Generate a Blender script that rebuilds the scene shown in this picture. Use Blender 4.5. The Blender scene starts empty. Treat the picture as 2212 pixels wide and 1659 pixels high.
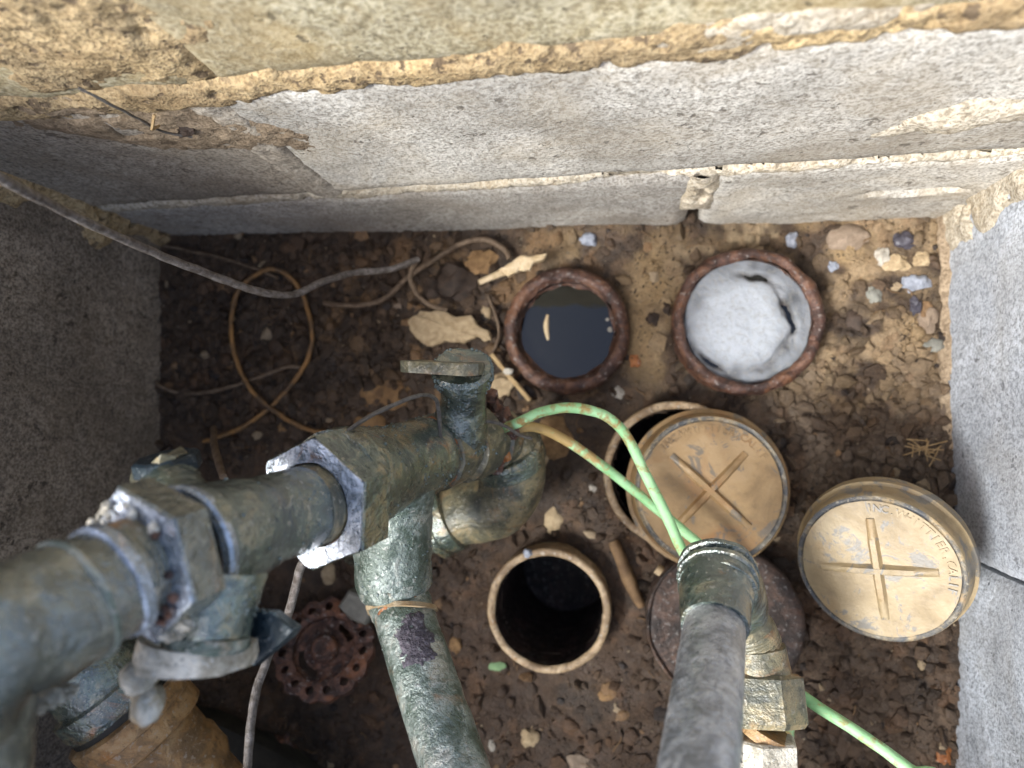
import bpy, bmesh, math, random
import numpy as np
from mathutils import Vector as V, Matrix, noise
random.seed(7); RNG = np.random.default_rng(11)
scene = bpy.context.scene
COL = scene.collection
R = math.radians

# ------------------------------------------------------------------ camera
CAM_H = 0.65                      # metres above the pit floor
FPX, CX, CY = 1522.0, 1106.0, 829.5   # focal length and centre in the photo's survey pixels (2212 wide)
NAD = (1360.0, 890.0)             # where plumb lines converge
up_c = -V(((NAD[0]-CX)/FPX, -(NAD[1]-CY)/FPX, -1.0)).normalized()
x_c = V((1, 0, 0)); x_c = (x_c - up_c*x_c.dot(up_c)).normalized()
y_c = up_c.cross(x_c)
CROT = Matrix((x_c, y_c, up_c))
cam_d = bpy.data.cameras.new('camera'); cam = bpy.data.objects.new('camera', cam_d); COL.objects.link(cam)
cam_d.sensor_width = 36.0; cam_d.lens = FPX/2212.0*36.0
cam_d.clip_start = 0.01; cam_d.clip_end = 1000
cam_d.dof.use_dof = True; cam_d.dof.focus_distance = 0.445; cam_d.dof.aperture_fstop = 4.8
cam.matrix_world = Matrix.Translation((0, 0, CAM_H)) @ CROT.to_4x4()
scene.camera = cam

# ------------------------------------------------------------------ sky, sun, exposure
SUN_EL, SUN_AZ = R(50), math.atan2(-0.80, -0.60)      # azimuth as (x, y) direction towards the sun
sdir = V((math.sin(SUN_AZ)*math.cos(SUN_EL), math.cos(SUN_AZ)*math.cos(SUN_EL), math.sin(SUN_EL)))
w = bpy.data.worlds.new('World'); scene.world = w; w.use_nodes = True
nt = w.node_tree; nt.nodes.clear()
sky = nt.nodes.new('ShaderNodeTexSky'); sky.sky_type = 'NISHITA'; sky.sun_disc = False
sky.sun_elevation = SUN_EL; sky.sun_rotation = SUN_AZ; sky.air_density = 1.0; sky.dust_density = 3.0; sky.ozone_density = 1.0
bg = nt.nodes.new('ShaderNodeBackground'); bg.inputs[1].default_value = 0.10
wo = nt.nodes.new('ShaderNodeOutputWorld')
nt.links.new(sky.outputs[0], bg.inputs[0]); nt.links.new(bg.outputs[0], wo.inputs[0])
sd = bpy.data.lights.new('sun', 'SUN'); sd.energy = 1.5; sd.angle = R(16); sd.color = (0.92, 0.97, 1.0)
so = bpy.data.objects.new('sun', sd); COL.objects.link(so)
so.rotation_euler = sdir.to_track_quat('Z', 'Y').to_euler(); so.location = sdir*5
scene.view_settings.view_transform = 'Standard'; scene.view_settings.look = 'None'
scene.view_settings.exposure = 1.85; scene.view_settings.gamma = 1.0; scene.view_settings.use_curve_mapping = False
scene.cycles.max_bounces = 8; scene.cycles.diffuse_bounces = 4; scene.cycles.glossy_bounces = 4

# ------------------------------------------------------------------ survey helpers
def at(px, py, d):
    """point seen at survey pixel (px, py), d metres below the lens"""
    wv = CROT @ V(((px-CX)/FPX, -(py-CY)/FPX, -1.0))
    return V((0, 0, CAM_H)) + wv*(d/-wv.z)
def ats(*pts): return [at(*p) for p in pts]

# ------------------------------------------------------------------ numpy noise
def _h(ix, iy, seed):
    n = (ix.astype(np.int64)*374761393 + iy.astype(np.int64)*668265263 + seed*1274126177) & 0x7fffffff
    n = ((n ^ (n >> 13))*1274126177) & 0x7fffffff
    return ((n ^ (n >> 16)) & 0xffff)/65535.0
def vnoise(x, y, seed=0):
    x = np.asarray(x, float); y = np.asarray(y, float)
    ix = np.floor(x); iy = np.floor(y); fx = x-ix; fy = y-iy
    fx = fx*fx*(3-2*fx); fy = fy*fy*(3-2*fy)
    a = _h(ix, iy, seed); b = _h(ix+1, iy, seed); c = _h(ix, iy+1, seed); d = _h(ix+1, iy+1, seed)
    return (a*(1-fx)+b*fx)*(1-fy)+(c*(1-fx)+d*fx)*fy
def fbm(x, y, oct=4, seed=0):
    s = 0; a = 1; t = 0
    for k in range(oct):
        s = s+a*vnoise(x*2**k, y*2**k, seed+k*17); t += a; a *= .5
    return s/t
def worley(x, y, seed=0):
    ix = np.floor(x); iy = np.floor(y); best = np.full(x.shape, 9.0); idv = np.zeros(x.shape)
    for dx in (-1, 0, 1):
        for dy in (-1, 0, 1):
            cx = ix+dx; cy = iy+dy
            px = cx+_h(cx, cy, seed+1); py = cy+_h(cx, cy, seed+2)
            r = np.hypot(px-x, py-y); m = r < best
            idv = np.where(m, _h(cx, cy, seed+3), idv); best = np.where(m, r, best)
    return best, idv

# ------------------------------------------------------------------ materials
def ramp(nt, fac, stops):
    r = nt.nodes.new('ShaderNodeValToRGB'); e = r.color_ramp.elements
    while len(e) < len(stops): e.new(0.5)
    for k, (p, c) in enumerate(stops):
        e[k].position = p; e[k].color = (*c, 1) if len(c) == 3 else c
    nt.links.new(fac, r.inputs[0]); return r.outputs[0]
def noise_n(nt, co, scale, detail=4, rough=.55, dist=0):
    n = nt.nodes.new('ShaderNodeTexNoise'); n.inputs['Scale'].default_value = scale
    n.inputs['Detail'].default_value = detail; n.inputs['Roughness'].default_value = rough
    n.inputs['Distortion'].default_value = dist; nt.links.new(co, n.inputs['Vector']); return n.outputs['Fac']
def mix(nt, fac, a, b, mode='MIX'):
    m = nt.nodes.new('ShaderNodeMix'); m.data_type = 'RGBA'; m.blend_type = mode
    for sock, val in ((m.inputs[0], fac), (m.inputs[6], a), (m.inputs[7], b)):
        if isinstance(val, (int, float)): sock.default_value = val
        elif isinstance(val, tuple): sock.default_value = (*val, 1)
        else: nt.links.new(val, sock)
    return m.outputs[2]
def base(name):
    m = bpy.data.materials.new(name); m.use_nodes = True; nt = m.node_tree
    b = nt.nodes['Principled BSDF']
    tc = nt.nodes.new('ShaderNodeTexCoord'); oi = nt.nodes.new('ShaderNodeObjectInfo')
    ad = nt.nodes.new('ShaderNodeVectorMath'); ad.operation = 'MULTIPLY_ADD'
    cx = nt.nodes.new('ShaderNodeCombineXYZ')
    for k in range(3): nt.links.new(oi.outputs['Random'], cx.inputs[k])
    ad.inputs[1].default_value = (3.1, 1.7, 2.3); nt.links.new(cx.outputs[0], ad.inputs[0]); nt.links.new(tc.outputs['Object'], ad.inputs[2])
    return m, nt, b, ad.outputs[0]
def bump(nt, b, chain):
    prev = None
    for h, strength, dist in chain:
        bn = nt.nodes.new('ShaderNodeBump'); bn.inputs['Strength'].default_value = strength; bn.inputs['Distance'].default_value = dist
        nt.links.new(h, bn.inputs['Height'])
        if prev is not None: nt.links.new(prev, bn.inputs['Normal'])
        prev = bn.outputs[0]
    nt.links.new(prev, b.inputs['Normal'])
def attr(nt, n='col'):
    a = nt.nodes.new('ShaderNodeVertexColor'); a.layer_name = n; return a.outputs[0]

def concrete(name, light, mid, dark, stain, stain_amt=.5, grain=420, bstr=.6, pth=.655):
    m, nt, b, co = base(name)
    g = noise_n(nt, co, grain, 2, .5); g2 = noise_n(nt, co, grain*.36, 3, .6); g3 = noise_n(nt, co, grain*1.9, 2, .5)
    c = ramp(nt, g, [(.38, mix_t(dark, mid, .25)), (.48, mid), (.60, mix_t(mid, light, .8))])
    c2 = ramp(nt, g2, [(.36, mix_t(dark, mid, .4)), (.48, mid), (.60, light)])
    c = mix(nt, .35, c, c2)
    c = mix(nt, ramp(nt, g3, [(.31, (.85,)*3), (.39, (0, 0, 0))]), c, dark)
    c = mix(nt, ramp(nt, g3, [(.62, (0, 0, 0)), (.70, (.8,)*3)]), c, light)
    big = noise_n(nt, co, 11, 5, .65, .8)
    c = mix(nt, ramp(nt, big, [(.46, (0, 0, 0)), (.66, (stain_amt,)*3)]), c, mix(nt, .35, stain, c))
    big2 = noise_n(nt, co, 5.5, 5, .62, 1.0)
    c = mix(nt, ramp(nt, big2, [(.38, (.75,)*3), (.60, (.0,)*3)]), c, mix(nt, .58, c, dark))
    sp = noise_n(nt, co, 90, 3, .6)
    pore = ramp(nt, sp, [(pth, (0, 0, 0)), (pth+.045, (.85,)*3)])
    c = mix(nt, pore, c, dark)
    nt.links.new(c, b.inputs['Base Color']); b.inputs['Roughness'].default_value = .85; b.inputs['Specular IOR Level'].default_value = .25
    inv = nt.nodes.new('ShaderNodeInvert'); nt.links.new(pore, inv.inputs['Color'])
    bump(nt, b, [(inv.outputs[0], .35, .002), (g2, .35*bstr, .0025), (g, .75*bstr, .0012), (g3, .5*bstr, .0007)])
    return m
def mix_t(a, b, f): return tuple(p*(1-f)+q*f for p, q in zip(a, b))
M_BLK_G = concrete('grey_block', (.66, .62, .55), (.43, .395, .34), (.12, .10, .08), (.34, .27, .19), .6)
M_BLK_B = concrete('brown_grey_block', (.60, .53, .43), (.37, .315, .245), (.10, .08, .06), (.33, .25, .16), .6)
M_BLK_T = concrete('ochre_block', (.78, .70, .50), (.50, .425, .255), (.13, .105, .065), (.52, .35, .14), .7, 340)
M_BLK_D = concrete('damp_shaded_block', (.52, .43, .33), (.265, .212, .158), (.065, .051, .038), (.22, .165, .11), .5, 420, .7)  # damp brown tint, with the wall's shade also darkened into the colour
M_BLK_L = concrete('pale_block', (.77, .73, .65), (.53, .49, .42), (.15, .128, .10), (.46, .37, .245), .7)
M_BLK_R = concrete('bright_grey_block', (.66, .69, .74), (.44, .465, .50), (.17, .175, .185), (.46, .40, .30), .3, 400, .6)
M_MORT = concrete('ochre_mortar', (.70, .53, .30), (.50, .355, .175), (.12, .085, .055), (.42, .27, .12), .6, 340, 1.3, .595)
M_MORTP = concrete('pale_mortar', (.70, .63, .51), (.52, .445, .33), (.18, .145, .10), (.46, .32, .16), .5, 340, 1.1)
M_MORTB = concrete('brown_mortar', (.44, .34, .23), (.30, .22, .14), (.10, .07, .045), (.22, .16, .10), .5, 360, 1.0)

def bronze(name, c_dark, c_mid, c_patch, c_rust, rust=.12, rough=(.18, .5), metal=.35, scale=1.0, bs=1.0, coat=0.0, crough=.18):
    m, nt, b, co = base(name)
    n1 = noise_n(nt, co, 38*scale, 5, .62, .8); n2 = noise_n(nt, co, 75*scale, 4, .6, .5)
    n3 = noise_n(nt, co, 22*scale, 4, .65, 1.2); fine = noise_n(nt, co, 900, 3, .65); med = noise_n(nt, co, 260, 3, .6)
    c = ramp(nt, n1, [(.40, c_dark), (.52, c_mid), (.62, c_patch)])
    c = mix(nt, ramp(nt, n2, [(.49, (0, 0, 0)), (.60, (.7,)*3)]), c, c_dark)
    c = mix(nt, ramp(nt, n3, [(.62-rust, (0, 0, 0)), (.72-rust*.6, (.85,)*3)]), c, ramp(nt, n2, [(.35, c_patch), (.6, c_rust)]))
    c = mix(nt, ramp(nt, med, [(.60, (0, 0, 0)), (.66, (.75,)*3)]), c, mix_t(c_patch, (.34, .35, .33), .5))
    c = mix(nt, ramp(nt, med, [(.34, (.6,)*3), (.40, (0, 0, 0))]), c, mix_t(c_dark, (.01, .01, .01), .5))
    nt.links.new(c, b.inputs['Base Color'])
    b.inputs['Metallic'].default_value = metal
    nt.links.new(ramp(nt, n2, [(.3, (rough[0],)*3), (.7, (rough[1],)*3)]), b.inputs['Roughness'])
    bump(nt, b, [(n2, .35*bs, .003), (med, .65*bs, .0014), (fine, .5*bs, .0006)])
    b.inputs['Coat Weight'].default_value = coat; b.inputs['Coat Roughness'].default_value = crough; b.inputs['Coat IOR'].default_value = 1.5+.5*coat
    nt.links.new(b.inputs['Normal'].links[0].from_socket, b.inputs['Coat Normal'])
    return m
M_BRZ = bronze('corroded_bronze', (.046, .068, .054), (.135, .175, .125), (.32, .265, .14), (.38, .15, .04), .05, (.12, .36), .4, 1.3, 1.2, 1.0, .14)
M_BRZN = bronze('sky_sheen_nut_face', (.22, .26, .30), (.50, .56, .64), (.64, .69, .77), (.34, .14, .05), .03, (.12, .3), .6, 1.8, 1.1, 1.0, .2)  # pale blue base colour paints the sky's reflection onto upward faces, rims and collar
M_BRZK = bronze('dark_grey_riser', (.060, .070, .056), (.145, .155, .120), (.25, .225, .155), (.26, .16, .08), .02, (.16, .38), .4, 1.3, 1.3, 1.0, .16)
M_BRZ2 = bronze('wet_dark_bronze', (.034, .054, .044), (.10, .138, .108), (.235, .222, .145), (.32, .15, .05), .02, (.10, .30), .4, 1.3, 1.2, 1.0, .14)
M_BRZT = bronze('tan_bronze', (.085, .085, .06), (.21, .185, .11), (.36, .28, .15), (.36, .16, .05), .06, (.3, .55), .2, 1.0, 1.1, .3)
M_BRZG = bronze('verdigris_pipe', (.085, .115, .085), (.27, .31, .27), (.42, .41, .34), (.34, .17, .07), .05, (.20, .45), .3, 1.1, 1.8, .45)
M_BRZP = bronze('grey_weathered_pipe', (.20, .21, .22), (.42, .44, .46), (.54, .545, .54), (.22, .17, .12), -.03, (.22, .5), .35, 1.7, 1.5, .9, .25)
M_BRZW = bronze('crusted_white_bronze', (.30, .265, .20), (.62, .56, .45), (.76, .70, .58), (.44, .30, .14), .03, (.4, .7), .05, 1.3, 1.6)
M_BRZO = bronze('orange_brass', (.20, .12, .055), (.38, .21, .08), (.44, .28, .13), (.42, .17, .035), .06, (.4, .65), .15)
M_RUST = bronze('red_rust', (.035, .018, .013), (.105, .048, .030), (.175, .082, .050), (.24, .09, .035), .1, (.5, .8), .0, 1.6, 1.6)
M_RUSTP = bronze('rusted_iron_rim', (.040, .020, .014), (.10, .045, .028), (.17, .085, .05), (.20, .08, .03), .08, (.35, .65), .1, 1.3, 1.6)
M_RUSTO = bronze('rust_orange', (.16, .05, .015), (.30, .10, .025), (.38, .16, .05), (.40, .13, .03), .2, (.5, .8), .0, 2)
M_CAPD = bronze('dark_cap_edge', (.07, .072, .075), (.17, .145, .105), (.33, .245, .135), (.3, .2, .1), .06, (.4, .65), .1, 1.4)
def cap_mat(name, c1, c2, c3, grey, thr, rust):
    m, nt, b, co = base(name)
    n1 = noise_n(nt, co, 26, 5, .6, .6); n2 = noise_n(nt, co, 34, 6, .72, .9); n3 = noise_n(nt, co, 17, 4, .6, .5); f = noise_n(nt, co, 420, 3, .65); md = noise_n(nt, co, 120, 3, .6)
    c = ramp(nt, n1, [(.34, c1), (.5, c2), (.66, c3)])
    c = mix(nt, ramp(nt, n3, [(.54, (0, 0, 0)), (.70, (.7,)*3)]), c, rust)
    c = mix(nt, ramp(nt, n2, [(thr, (0, 0, 0)), (thr+.035, (.75,)*3)]), c, grey)
    c = mix(nt, ramp(nt, md, [(.30, (.45,)*3), (.44, (0, 0, 0))]), c, mix(nt, .5, c, (.10, .07, .04)))
    c = mix(nt, ramp(nt, f, [(.60, (0, 0, 0)), (.70, (.3,)*3)]), c, c3)
    nt.links.new(c, b.inputs['Base Color']); b.inputs['Metallic'].default_value = .05
    nt.links.new(ramp(nt, n2, [(.35, (.62,)*3), (.65, (.42,)*3)]), b.inputs['Roughness'])
    bump(nt, b, [(n2, .18, .003), (md, .25, .0015), (f, .35, .0006)]); return m
M_CAP = cap_mat('ochre_cap_brass', (.22, .138, .062), (.305, .195, .088), (.36, .24, .12), (.125, .115, .095), .555, (.28, .125, .038))
M_CAPW = cap_mat('worn_ochre_brass', (.24, .175, .092), (.315, .235, .13), (.36, .275, .16), (.13, .13, .125), .545, (.29, .175, .07))
M_DISC = bronze('rusty_lid_iron', (.030, .022, .018), (.075, .046, .033), (.13, .075, .05), (.17, .07, .03), .03, (.35, .7), .1, .9, 1.4)
M_RIMB = bronze('tan_pipe_rim', (.20, .13, .07), (.36, .25, .14), (.46, .34, .21), (.36, .18, .06), .05, (.45, .7), .05, 1.5)
M_TEAL = bronze('dark_teal_metal', (.012, .022, .030), (.022, .038, .046), (.06, .075, .075), (.09, .07, .04), -.08, (.25, .5), .3)
M_PURP = bronze('purple_scale', (.055, .045, .055), (.11, .09, .105), (.17, .145, .165), (.16, .09, .06), .0, (.5, .8), .0, 3, 2)
def plain(name, c1, c2, scale=60, rough=.8, bstr=.5, spec=.3, coat=0, dist=.002):
    m, nt, b, co = base(name)
    n = noise_n(nt, co, scale, 4, .6, .4); f = noise_n(nt, co, scale*7, 3, .6)
    c = mix(nt, ramp(nt, f, [(.35, (.0,)*3), (.65, (.5,)*3)]), ramp(nt, n, [(.35, c1), (.65, c2)]), c1)
    nt.links.new(c, b.inputs['Base Color']); b.inputs['Roughness'].default_value = rough
    b.inputs['Specular IOR Level'].default_value = spec; b.inputs['Coat Weight'].default_value = coat; b.inputs['Coat Roughness'].default_value = .15
    bump(nt, b, [(n, bstr*.6, dist), (f, bstr, dist*.4)]); return m
M_PALE = plain('pale_flake', (.33, .235, .13), (.54, .41, .25), 170, .85, 1.0)
M_WOOD = plain('bleached_wood', (.42, .30, .16), (.66, .52, .34), 90, .8)
M_STICK = plain('brown_twig', (.12, .07, .035), (.24, .145, .07), 90, .8)
M_ORCH = plain('ochre_crumb', (.17, .095, .042), (.33, .20, .09), 150, .85, .9)
M_PINK = plain('pinkish_pebble', (.20, .145, .10), (.32, .24, .17), 140, .75, .9)
M_BLUE = plain('bluish_white_stone', (.20, .21, .24), (.36, .38, .43), 160, .4, .9, .5)
M_VIOL = plain('dark_violet_stone', (.040, .036, .045), (.085, .075, .09), 120, .35, .5, .5)
M_GREYS = plain('grey_stone', (.15, .145, .12), (.25, .24, .20), 90, .7)
M_WHITE = plain('white_pebble', (.34, .30, .24), (.54, .49, .41), 140, .7, .9)
M_DKST = plain('dark_brown_lump', (.030, .020, .014), (.07, .045, .03), 120, .7)
M_FOAM = plain('white_scum', (.36, .38, .39), (.60, .61, .60), 45, .3, .35, .5, .6, .004)
M_WIRE = plain('brown_wire', (.10, .065, .04), (.24, .17, .11), 150, .6, .8)
M_WIREO = plain('orange_rust_wire', (.11, .07, .04), (.40, .20, .06), 55, .6, .8)
M_ROD = plain('grey_rusty_rod', (.10, .075, .055), (.36, .32, .29), 230, .42, 1.6, .5)
M_THIN = plain('thin_black_wire', (.07, .062, .055), (.19, .17, .145), 200, .5)
M_STRAW = plain('dry_straw', (.34, .22, .10), (.50, .36, .19), 100, .8)
M_TAN = plain('tan_strap', (.30, .19, .09), (.50, .40, .26), 140, .6)
M_SLAB = plain('dark_slate', (.020, .018, .014), (.045, .040, .030), 60, .6)
def green_wire(name, stain):
    m, nt, b, co = base(name)
    n = noise_n(nt, co, 130, 4, .65, .3); a = attr(nt)
    sep = nt.nodes.new('ShaderNodeSeparateColor'); nt.links.new(a, sep.inputs[0])
    ma = nt.nodes.new('ShaderNodeMath'); ma.operation = 'ADD'
    nt.links.new(sep.outputs[0], ma.inputs[0]); nt.links.new(n, ma.inputs[1])
    c = mix(nt, ramp(nt, ma.outputs[0], [(.60, (0, 0, 0)), (.74, (.95,)*3)]), ramp(nt, noise_n(nt, co, 40, 3), [(.3, (.24, .50, .21)), (.7, (.42, .68, .36))]), stain)
    nt.links.new(c, b.inputs['Base Color']); b.inputs['Roughness'].default_value = .55
    bump(nt, b, [(n, .6, .0015)]); return m
M_GREEN = green_wire('green_wire_sleeve', (.32, .20, .06))
M_GREEN2 = green_wire('orange_stained_green_wire', (.42, .26, .09))
def soil(name):
    m, nt, b, co = base(name)
    c = attr(nt); n = noise_n(nt, co, 300, 4, .65); n2 = noise_n(nt, co, 1000, 3, .6)
    c = mix(nt, ramp(nt, n, [(.3, (.75,)*3), (.7, (.0,)*3)]), c, mix(nt, .55, c, (.02, .013, .009)))
    c = mix(nt, ramp(nt, n2, [(.62, (0, 0, 0)), (.72, (.35,)*3)]), c, (.36, .26, .16))
    nt.links.new(c, b.inputs['Base Color']); b.inputs['Specular IOR Level'].default_value = .45
    nt.links.new(ramp(nt, noise_n(nt, co, 40, 3), [(.4, (.35,)*3), (.6, (.85,)*3)]), b.inputs['Roughness'])
    bump(nt, b, [(n, .8, .003), (n2, .7, .0012)]); return m
M_SOIL = soil('damp_soil'); M_CLOD = soil('soil_clods')
m, nt, b, co = base('dark_water'); b.inputs['Base Color'].default_value = (.006, .006, .005, 1); b.inputs['Roughness'].default_value = .03
b.inputs['IOR'].default_value = 1.5; bump(nt, b, [(noise_n(nt, co, 40, 2), .05, .002)]); M_WATER = m
m, nt, b, co = base('water_drop'); b.inputs['Base Color'].default_value = (.16, .20, .19, 1); b.inputs['Roughness'].default_value = .05; b.inputs['Transmission Weight'].default_value = .2; M_DROP = m

# ------------------------------------------------------------------ mesh builder
class MB:
    def __init__(self): self.v = []; self.f = []; self.c = None
    def add(self, vs, fs):
        o = len(self.v); self.v += [V(p) for p in vs]; self.f += [[i+o for i in q] for q in fs]; return self
    def grid(self, rows, closed_u=False, cap0=False, cap1=False):
        o = len(self.v); n = len(rows[0])
        for r in rows: self.v += [V(p) for p in r]
        for j in range(len(rows)-1):
            for i in range(n if closed_u else n-1):
                a = o+j*n+i; b_ = o+j*n+(i+1) % n
                self.f.append([a, b_, b_+n, a+n])
        if cap0: self.f.append([o+i for i in range(n)][::-1])
        if cap1: self.f.append([o+(len(rows)-1)*n+i for i in range(n)])
        return self
    def lathe(self, A, B, prof, n=40, cap0=True, cap1=True, twist=0.0, step=.004, hexr=None):
        """prof: (fraction or metres along A->B, radius)."""
        A = V(A); B = V(B); ax = (B-A); L = ax.length; ax.normalize()
        t = V((0, 0, 1)) if abs(ax.z) < .85 else V((0, 1, 0))
        e1 = ax.cross(t).normalized(); e2 = ax.cross(e1)
        pts = []
        for k, (s, r) in enumerate(prof):
            if k:
                s0, r0 = prof[k-1]; m_ = max(1, int(math.hypot((s-s0)*L, r-r0)/step))
                for j in range(1, m_): pts.append((s0+(s-s0)*j/m_, r0+(r-r0)*j/m_))
            pts.append((s, r))
        rows = []
        for s, r in pts:
            rows.append([A+ax*(s*L)+(e1*math.cos(2*math.pi*i/n+twist)+e2*math.sin(2*math.pi*i/n+twist))*r for i in range(n)])
        return self.grid(rows, True, cap0, cap1)
    def tube(self, pts, rad, n=12, res=6, cap=True, smooth=True):
        P = [V(p) for p in pts]; rs = rad if isinstance(rad, (list, tuple)) else [rad]*len(P)
        C = []; RR = []
        for k in range(len(P)-1):
            p0 = P[max(k-1, 0)]; p1 = P[k]; p2 = P[k+1]; p3 = P[min(k+2, len(P)-1)]
            for j in range(res):
                t = j/res
                if smooth: q = .5*((2*p1)+(p2-p0)*t+(2*p0-5*p1+4*p2-p3)*t*t+(3*p1-p0-3*p2+p3)*t**3)
                else: q = p1.lerp(p2, t)
                C.append(q); RR.append(rs[k]*(1-t)+rs[k+1]*t)
        C.append(P[-1]); RR.append(rs[-1])
        rows = []; e1 = None
        for k, q in enumerate(C):
            tg = (C[min(k+1, len(C)-1)]-C[max(k-1, 0)]).normalized()
            if e1 is None: e1 = tg.orthogonal().normalized()
            e1 = (e1-tg*e1.dot(tg)).normalized(); e2 = tg.cross(e1)
            rows.append([q+(e1*math.cos(2*math.pi*i/n)+e2*math.sin(2*math.pi*i/n))*RR[k] for i in range(n)])
        self.grid(rows, True, cap, cap); self.line = C; return self
    def prism(self, outline, nrm, thick, bev=.001):
        """closed outline of points, extruded back along -nrm"""
        P = [V(p) for p in outline]; n = len(P); nrm = V(nrm).normalized(); c = sum(P, V())/n
        def ring(off, inset): return [p+nrm*off+(c-p).normalized()*inset for p in P]
        rows = [ring(-thick, 0), ring(-bev, 0), ring(0, bev)]
        self.grid(rows, True, True, True); return self
    def ico(self, c, r, sub=1, amp=.25, fr=1.0, squash=(1, 1, 1), seed=0.0):
        bm = bmesh.new(); bmesh.ops.create_icosphere(bm, subdivisions=sub, radius=1)
        vs = []
        for v_ in bm.verts:
            p = v_.co; k = 1+amp*noise.noise(p*fr*1.4+V((seed*3.1, seed*1.7, seed)))*1.6
            vs.append(V(c)+V((p.x*squash[0], p.y*squash[1], p.z*squash[2]))*r*k)
        fs = [[x.index for x in f.verts] for f in bm.faces]; bm.free()
        return self.add(vs, fs)
    def rough(self, amp, sc, amp2=0, sc2=1):
        for k, p in enumerate(self.v):
            q = p+noise.noise_vector(p*sc)*amp
            if amp2: q = q+noise.noise_vector(p*sc2)*amp2
            self.v[k] = q
        return self
    def build(self, name, mat, parent=None, origin=None, sharp=38, col=None):
        off = V((0, 0, 0))
        root = parent
        while root is not None and root.parent is not None: root = root.parent
        if root is not None: off = V(root.location)
        elif origin is not None: off = V(origin)
        me = bpy.data.meshes.new(name); me.from_pydata([tuple(p-off) for p in self.v], [], self.f); me.update()
        bm = bmesh.new(); bm.from_mesh(me); bmesh.ops.recalc_face_normals(bm, faces=bm.faces); bm.to_mesh(me); bm.free()
        me.polygons.foreach_set('use_smooth', [True]*len(me.polygons)); me.set_sharp_from_angle(angle=R(sharp))
        if col is not None:
            ca = me.color_attributes.new('col', 'FLOAT_COLOR', 'POINT')
            a = np.ones((len(self.v), 4), np.float32); a[:, :3] = np.asarray(col, np.float32); ca.data.foreach_set('color', a.ravel())
        me.materials.append(mat)
        o = bpy.data.objects.new(name, me); COL.objects.link(o)
        if parent is not None: o.parent = parent
        else: o.location = off
        return o
def tag(o, label=None, cat=None, group=None, kind=None):
    if label: o['label'] = label
    if cat: o['category'] = cat
    if group: o['group'] = group
    if kind: o['kind'] = kind
    return o
def thing(name, label, cat, loc, group=None):
    o = bpy.data.objects.new(name, None); COL.objects.link(o); o.location = loc; o.empty_display_size = .02
    return tag(o, label, cat, group)

# ================================================================== THE PIT
A = at(345, 508, .65); B = at(2038, 470, .65)
U = (B-A).normalized(); NB = V((U.y, -U.x, 0))           # along the rear wall, and out of it into the pit
W = (B-A).length
def wall_sz(px, py):
    wv = CROT @ V(((px-CX)/FPX, -(py-CY)/FPX, -1.0)); o = V((0, 0, CAM_H))
    t = (A-o).dot(NB)/wv.dot(NB); p = o+wv*t
    return (p-A).dot(U), p.z
def fit(pts):
    sz = [wall_sz(*p) for p in pts]; c = np.polyfit([q[0] for q in sz], [q[1] for q in sz], 1)
    return lambda s: c[0]*s+c[1]
J1 = fit([(430, 440), (1080, 402), (1540, 376), (1848, 356), (2100, 340)])
J2 = fit([(200, 232), (500, 190), (1000, 130), (1500, 95), (2150, 45)])
TOP = .56
print('pit', A, B, W, 'J1', J1(0), J1(W), 'J2', J2(0), J2(W))
L0 = at(337, 960, .65); LD = (L0-A); LD.z = 0; LD.normalize()       # along the left wall, towards the front
R0 = at(2062, 1640, .65); RD = (R0-B); RD.z = 0; RD.normalize()
YF = -.60                                                            # front wall
AF = A+LD*((YF-A.y)/LD.y); BF = B+RD*((YF-B.y)/RD.y)

def block(parent, O, u, n, s0, s1, zb, zt, mat, depth=.19, carve=None, res=.007, seed=0):
    """one concrete block: an uneven face with worn arrises, sides and back"""
    mb = MB(); ns = max(3, int((s1-s0)/res)); nz = max(3, int((zt((s0+s1)/2)-zb((s0+s1)/2))/res))
    rows = []
    for j in range(nz+1):
        row = []
        for i in range(ns+1):
            fs = i/ns; fz = j/nz; s = s0+(s1-s0)*fs; z = zb(s)+(zt(s)-zb(s))*fz
            e = min(s-s0, s1-s, z-zb(s), zt(s)-z); h = -.004*math.exp(-max(e, 0)/.0035)
            h += .0016*noise.noise(V((s*22+seed, z*22, 3.3)))+.0010*noise.noise(V((s*90+seed, z*90, 1.1)))
            if e < 1e-6: h += -.003*abs(noise.noise(V((s*40, z*40, seed))))
            if carve: h += carve(s, z)
            row.append(O+u*s+V((0, 0, z))+n*h)
        rows.append(row)
    mb.grid(rows)
    ring = [rows[0][i] for i in range(ns+1)]+[rows[j][ns] for j in range(1, nz+1)]+[rows[nz][i] for i in range(ns-1, -1, -1)]+[rows[j][0] for j in range(nz-1, 0, -1)]
    back = [p-n*depth for p in ring]
    k = len(mb.v); m_ = len(ring); mb.v += ring+back
    for i in range(m_): mb.f.append([k+i, k+(i+1) % m_, k+m_+(i+1) % m_, k+m_+i])
    mb.f.append([k+m_+i for i in range(m_)])
    return mb.build('concrete_block', mat, parent)
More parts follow.
